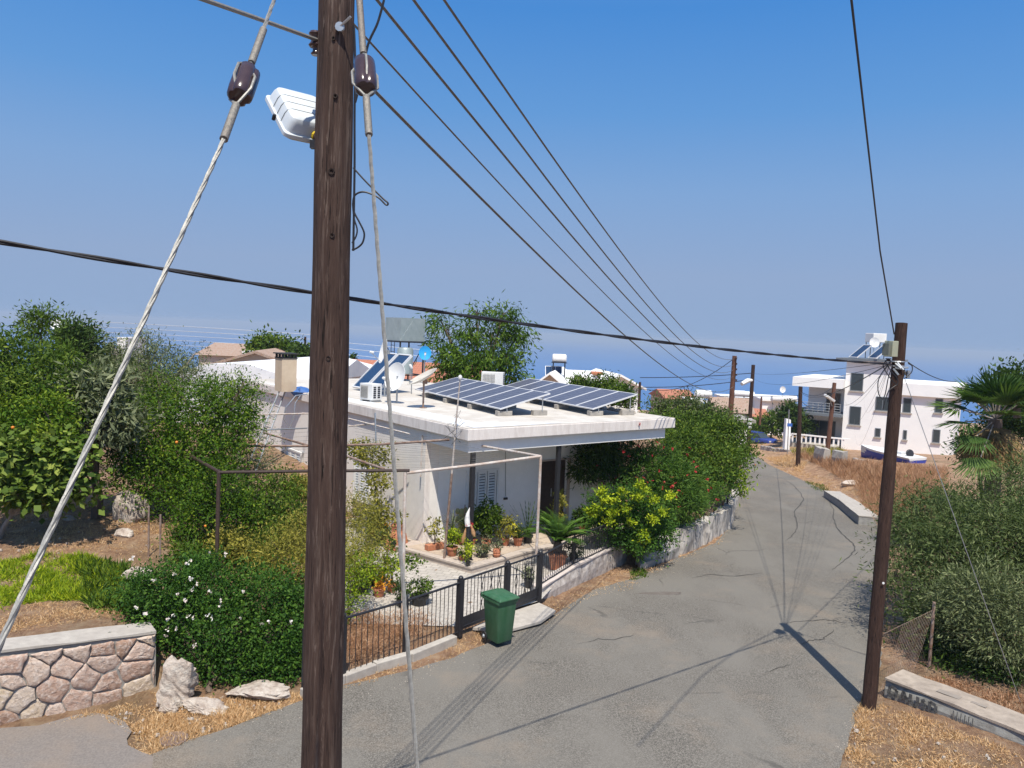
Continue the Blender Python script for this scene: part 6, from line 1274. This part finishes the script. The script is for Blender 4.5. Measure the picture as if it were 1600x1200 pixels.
# car
cp=D(1182,700,82); cg=zroad(82)+.05; czr=math.radians(-52); MC=Matrix.Translation((cp.x,cp.y,D(1182,700,82).z))@Matrix.Rotation(czr,4,'Z'); car=root('parked_car','small blue car parked at the far bend behind the trees','car',(cp.x,cp.y,cg+.1),czr)
def cx_(name,mb,mt,par=None,**k): return obj(name,mb,mt,par or car,world=False,**k)
CB=newmat('blue_car_paint'); CB[2].inputs['Base Color'].default_value=(.04,.07,.3,1); CB[2].inputs['Roughness'].default_value=.25; CB=CB[0]
m=MB(); loft(m,[[Vector((x*sx,y,z)) for x in(-1,1)]+[Vector((x*sx,y2,z)) for x,y2 in((1,-y),(-1,-y))] for sx,y,z in((1.9,.78,.3),(2.0,.84,.5),(2.0,.84,.72),(1.85,.8,.9))]); cx_('body',m,CB,bevel=.08); m=MB(); loft(m,[[Vector((x0,-y,z)),Vector((x1,-y,z)),Vector((x1,y,z)),Vector((x0,y,z))] for x0,x1,y,z in((-1.6,1.0,.76,.902),(-1.2,.45,.62,1.38))]); cx_('window_glass',m,GLASS,bevel=.03); m=MB().b2((-1.2,-.61,1.382),(.45,.61,1.42)); cx_('roof',m,CB,bevel=.02)
for x in(-1.25,1.25):
    for y in(-.8,.8): m=MB().lathe((x,y,.3),[(.2,-.1),(.3,-.09),(.3,.09),(.2,.1)],16,axis=(0,1,0)); cx_('wheel',m,PLBK)
for y in(-.6,.6): cx_('headlight',MB().b2((1.9,y-.15,.62),(2.03,y+.15,.76)),WPL)
# ------------------------------------------------------------ village houses towards the sea
def hut(name,label,px0,px1,pyt,pyb,d,depth,mt,roof=None,rh=0,rz=0,wins=(),cat='house'):
    a=D(px0,pyb,d); b=D(px1,pyb,d); t=D((px0+px1)/2,pyt,d); Wd=(b-a).length; zt_=t.z; c=a.lerp(b,.5); M=Matrix.Translation((c.x,c.y,0))@Matrix.Rotation(rz+math.atan2(b.y-a.y,b.x-a.x)*0,4,'Z'); o=root(name,label,cat,(c.x,c.y,0),rz); 
    zlow=min(a.z,b.z)-4; m=MB().b2((-Wd/2,0,zlow),(Wd/2,depth,zt_)); obj('walls',m,mt,o,world=False)
    if roof:
        e=.35
        if rh>0:
            m=MB(); ridge=[(-Wd/2-e,depth/2,zt_+rh),(Wd/2+e,depth/2,zt_+rh)]; V=[(-Wd/2-e,-e,zt_+.01),(Wd/2+e,-e,zt_+.01),(Wd/2+e,depth+e,zt_+.01),(-Wd/2-e,depth+e,zt_+.01)]+ridge
            m.add(V,[(0,1,5,4),(2,3,4,5),(0,4,3),(1,2,5),(3,2,1,0)])
        else: m=MB().b2((-Wd/2-e,-e,zt_+.002),(Wd/2+e,depth+e,zt_+.3))
        obj('roof',m,roof,o,world=False)
    for (u0,u1,z0,z1) in wins:
        f=MB().b2((-Wd/2+u0*Wd,-.08,zt_-z1),(-Wd/2+u1*Wd,-.003,zt_-z0)); w0_=obj('window',f,WPL,o,world=False); g=MB().b2((-Wd/2+u0*Wd+.1,-.1,zt_-z1+.1),(-Wd/2+u1*Wd-.1,-.082,zt_-z0-.1)); obj('pane',g,GLASS,w0_,world=False)
    return o
def gable(name,label,px0,px1,pye,pyr,d,depth,wallm,roofm,rz=0):
    """gable end faces the street: eaves at pye, ridge at pyr"""
    a=D(px0,pye,d); b=D(px1,pye,d); zr_=D((px0+px1)/2,pyr,d).z; Wd=(b-a).length; ze=(a.z+b.z)/2; c=a.lerp(b,.5); o=root(name,label,'house',(c.x,c.y,0),rz)
    h=Wd/2; m=MB(); m.add([(-h,0,ze-6),(h,0,ze-6),(h,0,ze),(0,0,zr_),(-h,0,ze),(-h,depth,ze-6),(h,depth,ze-6),(h,depth,ze),(0,depth,zr_),(-h,depth,ze)],[(0,1,2,3,4),(9,8,7,6,5),(0,5,6,1),(1,6,7,2),(4,9,5,0)]); obj('walls',m,wallm,o,world=False)
    e=.5; t=.18; m=MB(); sl=(zr_-ze)/h
    for s in(-1,1):
        V=[(0,-e,zr_+.01),(s*(h+e),-e,ze-sl*e+.01),(s*(h+e),depth,ze-sl*e+.01),(0,depth,zr_+.01)]; V2=[(x,y,z+t) for x,y,z in V]; m.add(V+V2,[(0,1,2,3),(7,6,5,4),(0,4,5,1),(1,5,6,2),(3,2,6,7)])
    obj('roof',m,roofm,o,world=False); return o
CRM=pm('cream_wall',(.6,.52,.43),(.55,.47,.39),3,.9); SHT=pm('white_painted_sheet',(.8,.8,.8),(.72,.73,.75),3,.7,bmp=.3,c3=(.6,.62,.66))
gable('gabled_house','cream gabled house with white roof behind the solar panels',832,886,606,585,62,12,CRM,WNEW,-.15)
gable('gabled_house','second white gabled house, right of the small chimney',935,1000,604,588,66,10,WNEW,WNEW,.1)
hut('flat_house','long white roofed house linking the two gables',872,945,592,620,68,10,WNEW,WNEW)
p=D(932,592,64); o=root('roof_chimney','small white chimney with terracotta cap between the gables','chimney',p); obj('stack',MB().box(p+Vector((0,0,-.1)),.6,.6,.9),WNEW,o); obj('cap',MB().box(p+Vector((0,0,.48)),.95,.95,.25),TERR,o,bevel=.05)
o=root('rooftop_water_tank','white tank on a dark stand above the gabled house','water tank',D(874,590,66)); p=D(874,560,66); obj('tank',MB().tube([p+Vector((-.6,0,0)),p+Vector((-.52,0,0)),p+Vector((.52,0,0)),p+Vector((.6,0,0))],[.3,.38,.38,.3],16),WPL,o,smooth=True); m=MB()
for dx in(-.5,.5):
    for dy in(-.3,.3): m.tube([p+Vector((dx,dy,-.3)),p+Vector((dx,dy,-1.7))],.035,5)
m.box(p+Vector((0,0,-.36)),1.3,.8,.06); obj('stand',m,BLK,o)
for i in range(2): collector(D(852+i*10,592,65.5),.9,1.6,0,math.radians(40),o)
# left: old tiled roofs and white vault
gable('tiled_house','old house with weathered tile roof beyond the white vaulted roof',322,478,578,552,52,8,CRM,OTILE,.12)
hut('tiled_house','low terracotta roofed house along the skyline at left',310,400,556,590,68,9,CRM,OTILE,1.0)
hut('tiled_house','old stone house with tiled roof between the left trees',108,165,598,625,36,6,STW2,OTILE,.7)
m=MB(); 
vA=D(395,604,38); W_v=9.5; secs=[]
for k,yy in((0,0),(1,9.5)):
    s=[]
    for t in np.linspace(0,1,15): s.append(Vector((-W_v*.62+t*W_v*1.0,yy,1.35*math.sin(math.pi*t)**.8-.25+.04*math.sin(t*25)+k*.2)))
    s+=[Vector((W_v*.38,yy,-4)),Vector((-W_v*.62,yy,-4))]; secs.append(s)
o=root('vaulted_outbuilding','white painted vaulted roof behind the bungalow chimney','outbuilding',vA,-.3); loft(m,secs); obj('vault_roof',m,SHT,o,world=False,smooth=True)
hut('outbuilding','white ridged outbuilding roof between the chimney and the big pole',455,512,592,640,37,6,SHT,SHT,.9,-.15)
hut('tiled_house','house with bright red tile roof behind the satellite dishes',520,745,603,640,46,8,CRM,RTILE,1.3,-.1)
hut('distant_house','tiny white house far left between the dark trees',183,196,527,545,110,6,WNEW,None); hut('distant_house','little white building on the skyline beside the dark narrow tree',86,104,512,540,90,6,WNEW,WNEW)
hut('roof_box','small white roof hatch on the far side of the weathered tiles',378,396,549,560,62,2,WNEW,None,cat='hatch'); hut('distant_house','small white house just right of the big pole beside the cypress',545,552,566,600,75,3,WNEW,None)
# right cluster near the sea
hut('red_roof_house','far house with red tile roof right of the bungalow',1040,1085,624,650,95,7,CRM,RTILE,1.0,.1); hut('porch_house','grey porch beside the far red roofed house',1076,1098,628,650,92,5,WNEW,WNEW)
hut('red_roof_house','long weathered red roof behind the tall distant pole',1118,1172,645,680,88,7,CRM,OTILE,1.5,-.1,wins=((.7,.85,.6,1.8),)); hut('white_house','flat roofed white house behind the banded pole',1140,1185,626,660,115,8,WNEW,WNEW)
hut('white_house','white cube house with tanks on its roof near the sea',1190,1238,627,662,105,8,WNEW,WNEW,wins=((.27,.36,1.0,3.0),(.3,.4,5,6)),rz=-.1); hut('red_roof_house','small red roof before the white cube house',1178,1198,652,672,95,4,CRM,RTILE,.9); hut('white_house','white garage with grey roof beside the banded pole',1148,1172,660,700,80,5,WNEW,CONC)
def tankset(px,py,d,label,n=1,sc=1,col=True):
    o=root('rooftop_water_tank',label,'water tank',D(px,py+8,d))
    for i in range(n):
        p=D(px+i*9*sc,py,d)+Vector((0,0,0)); r=.42*sc; obj('tank',MB().tube([p+Vector((-.8*sc,0,0)),p+Vector((-.7*sc,0,0)),p+Vector((.7*sc,0,0)),p+Vector((.8*sc,0,0))],[r*.7,r,r,r*.7],14),WPL,o,smooth=True)
        m=MB(); 
        for dx in(-.6,.6): m.tube([p+Vector((dx*sc,0,-.3)),p+Vector((dx*sc,0,-1.6*sc))],.05,5)
        obj('stand',m,GALV,o)
    if col: collector(D(px-3,py+22*sc,d-1),1.1*sc,2.*sc,0,math.radians(45),o)
tankset(1099,616,92,'big white tank between the red roof and the tall distant pole',1,1.25,False); tankset(1155,615,112,'white tank with collector just right of the tall distant pole',1,1.1); tankset(1170,616,112,'white tank with collector just left of the banded pole',1,1.0); tankset(1215,623,104,'row of three white tanks on the white cube house',3,1.1,False)
dish(D(1222,626,104),1.5,.4,(-.3,-1,.2),'white dish above the row of three tanks',WD,lnb=False); dish(D(1134,632,115),.8,.5,(-.3,-1,.2),'white dish left of the tall distant pole',WD,lnb=False); dish(D(1124,634,115),.7,.4,(.3,-1,.2),'small dish at the left end of the far white roof',WD,lnb=False); dish(D(88,520,88),.9,.6,(.2,-1,.6),'white dish on the skyline house at far left',WD,lnb=False)

# ------------------------------------------------------------ hazy air over the sea
hb=MB().box((0,36000,-48),140000,78000,124); hm,hn,hbs=newmat('haze_air'); hn.nodes.remove(hbs)
pv=N(hn,'ShaderNodeVolumePrincipled'); pv.inputs['Color'].default_value=(.62,.73,.88,1); pv.inputs['Density'].default_value=.00028; pv.inputs['Anisotropy'].default_value=0
hn.links.new(pv.outputs[0],hn.nodes['Material Output'].inputs['Volume']); tag(obj('haze',hb,hm),kind='stuff')
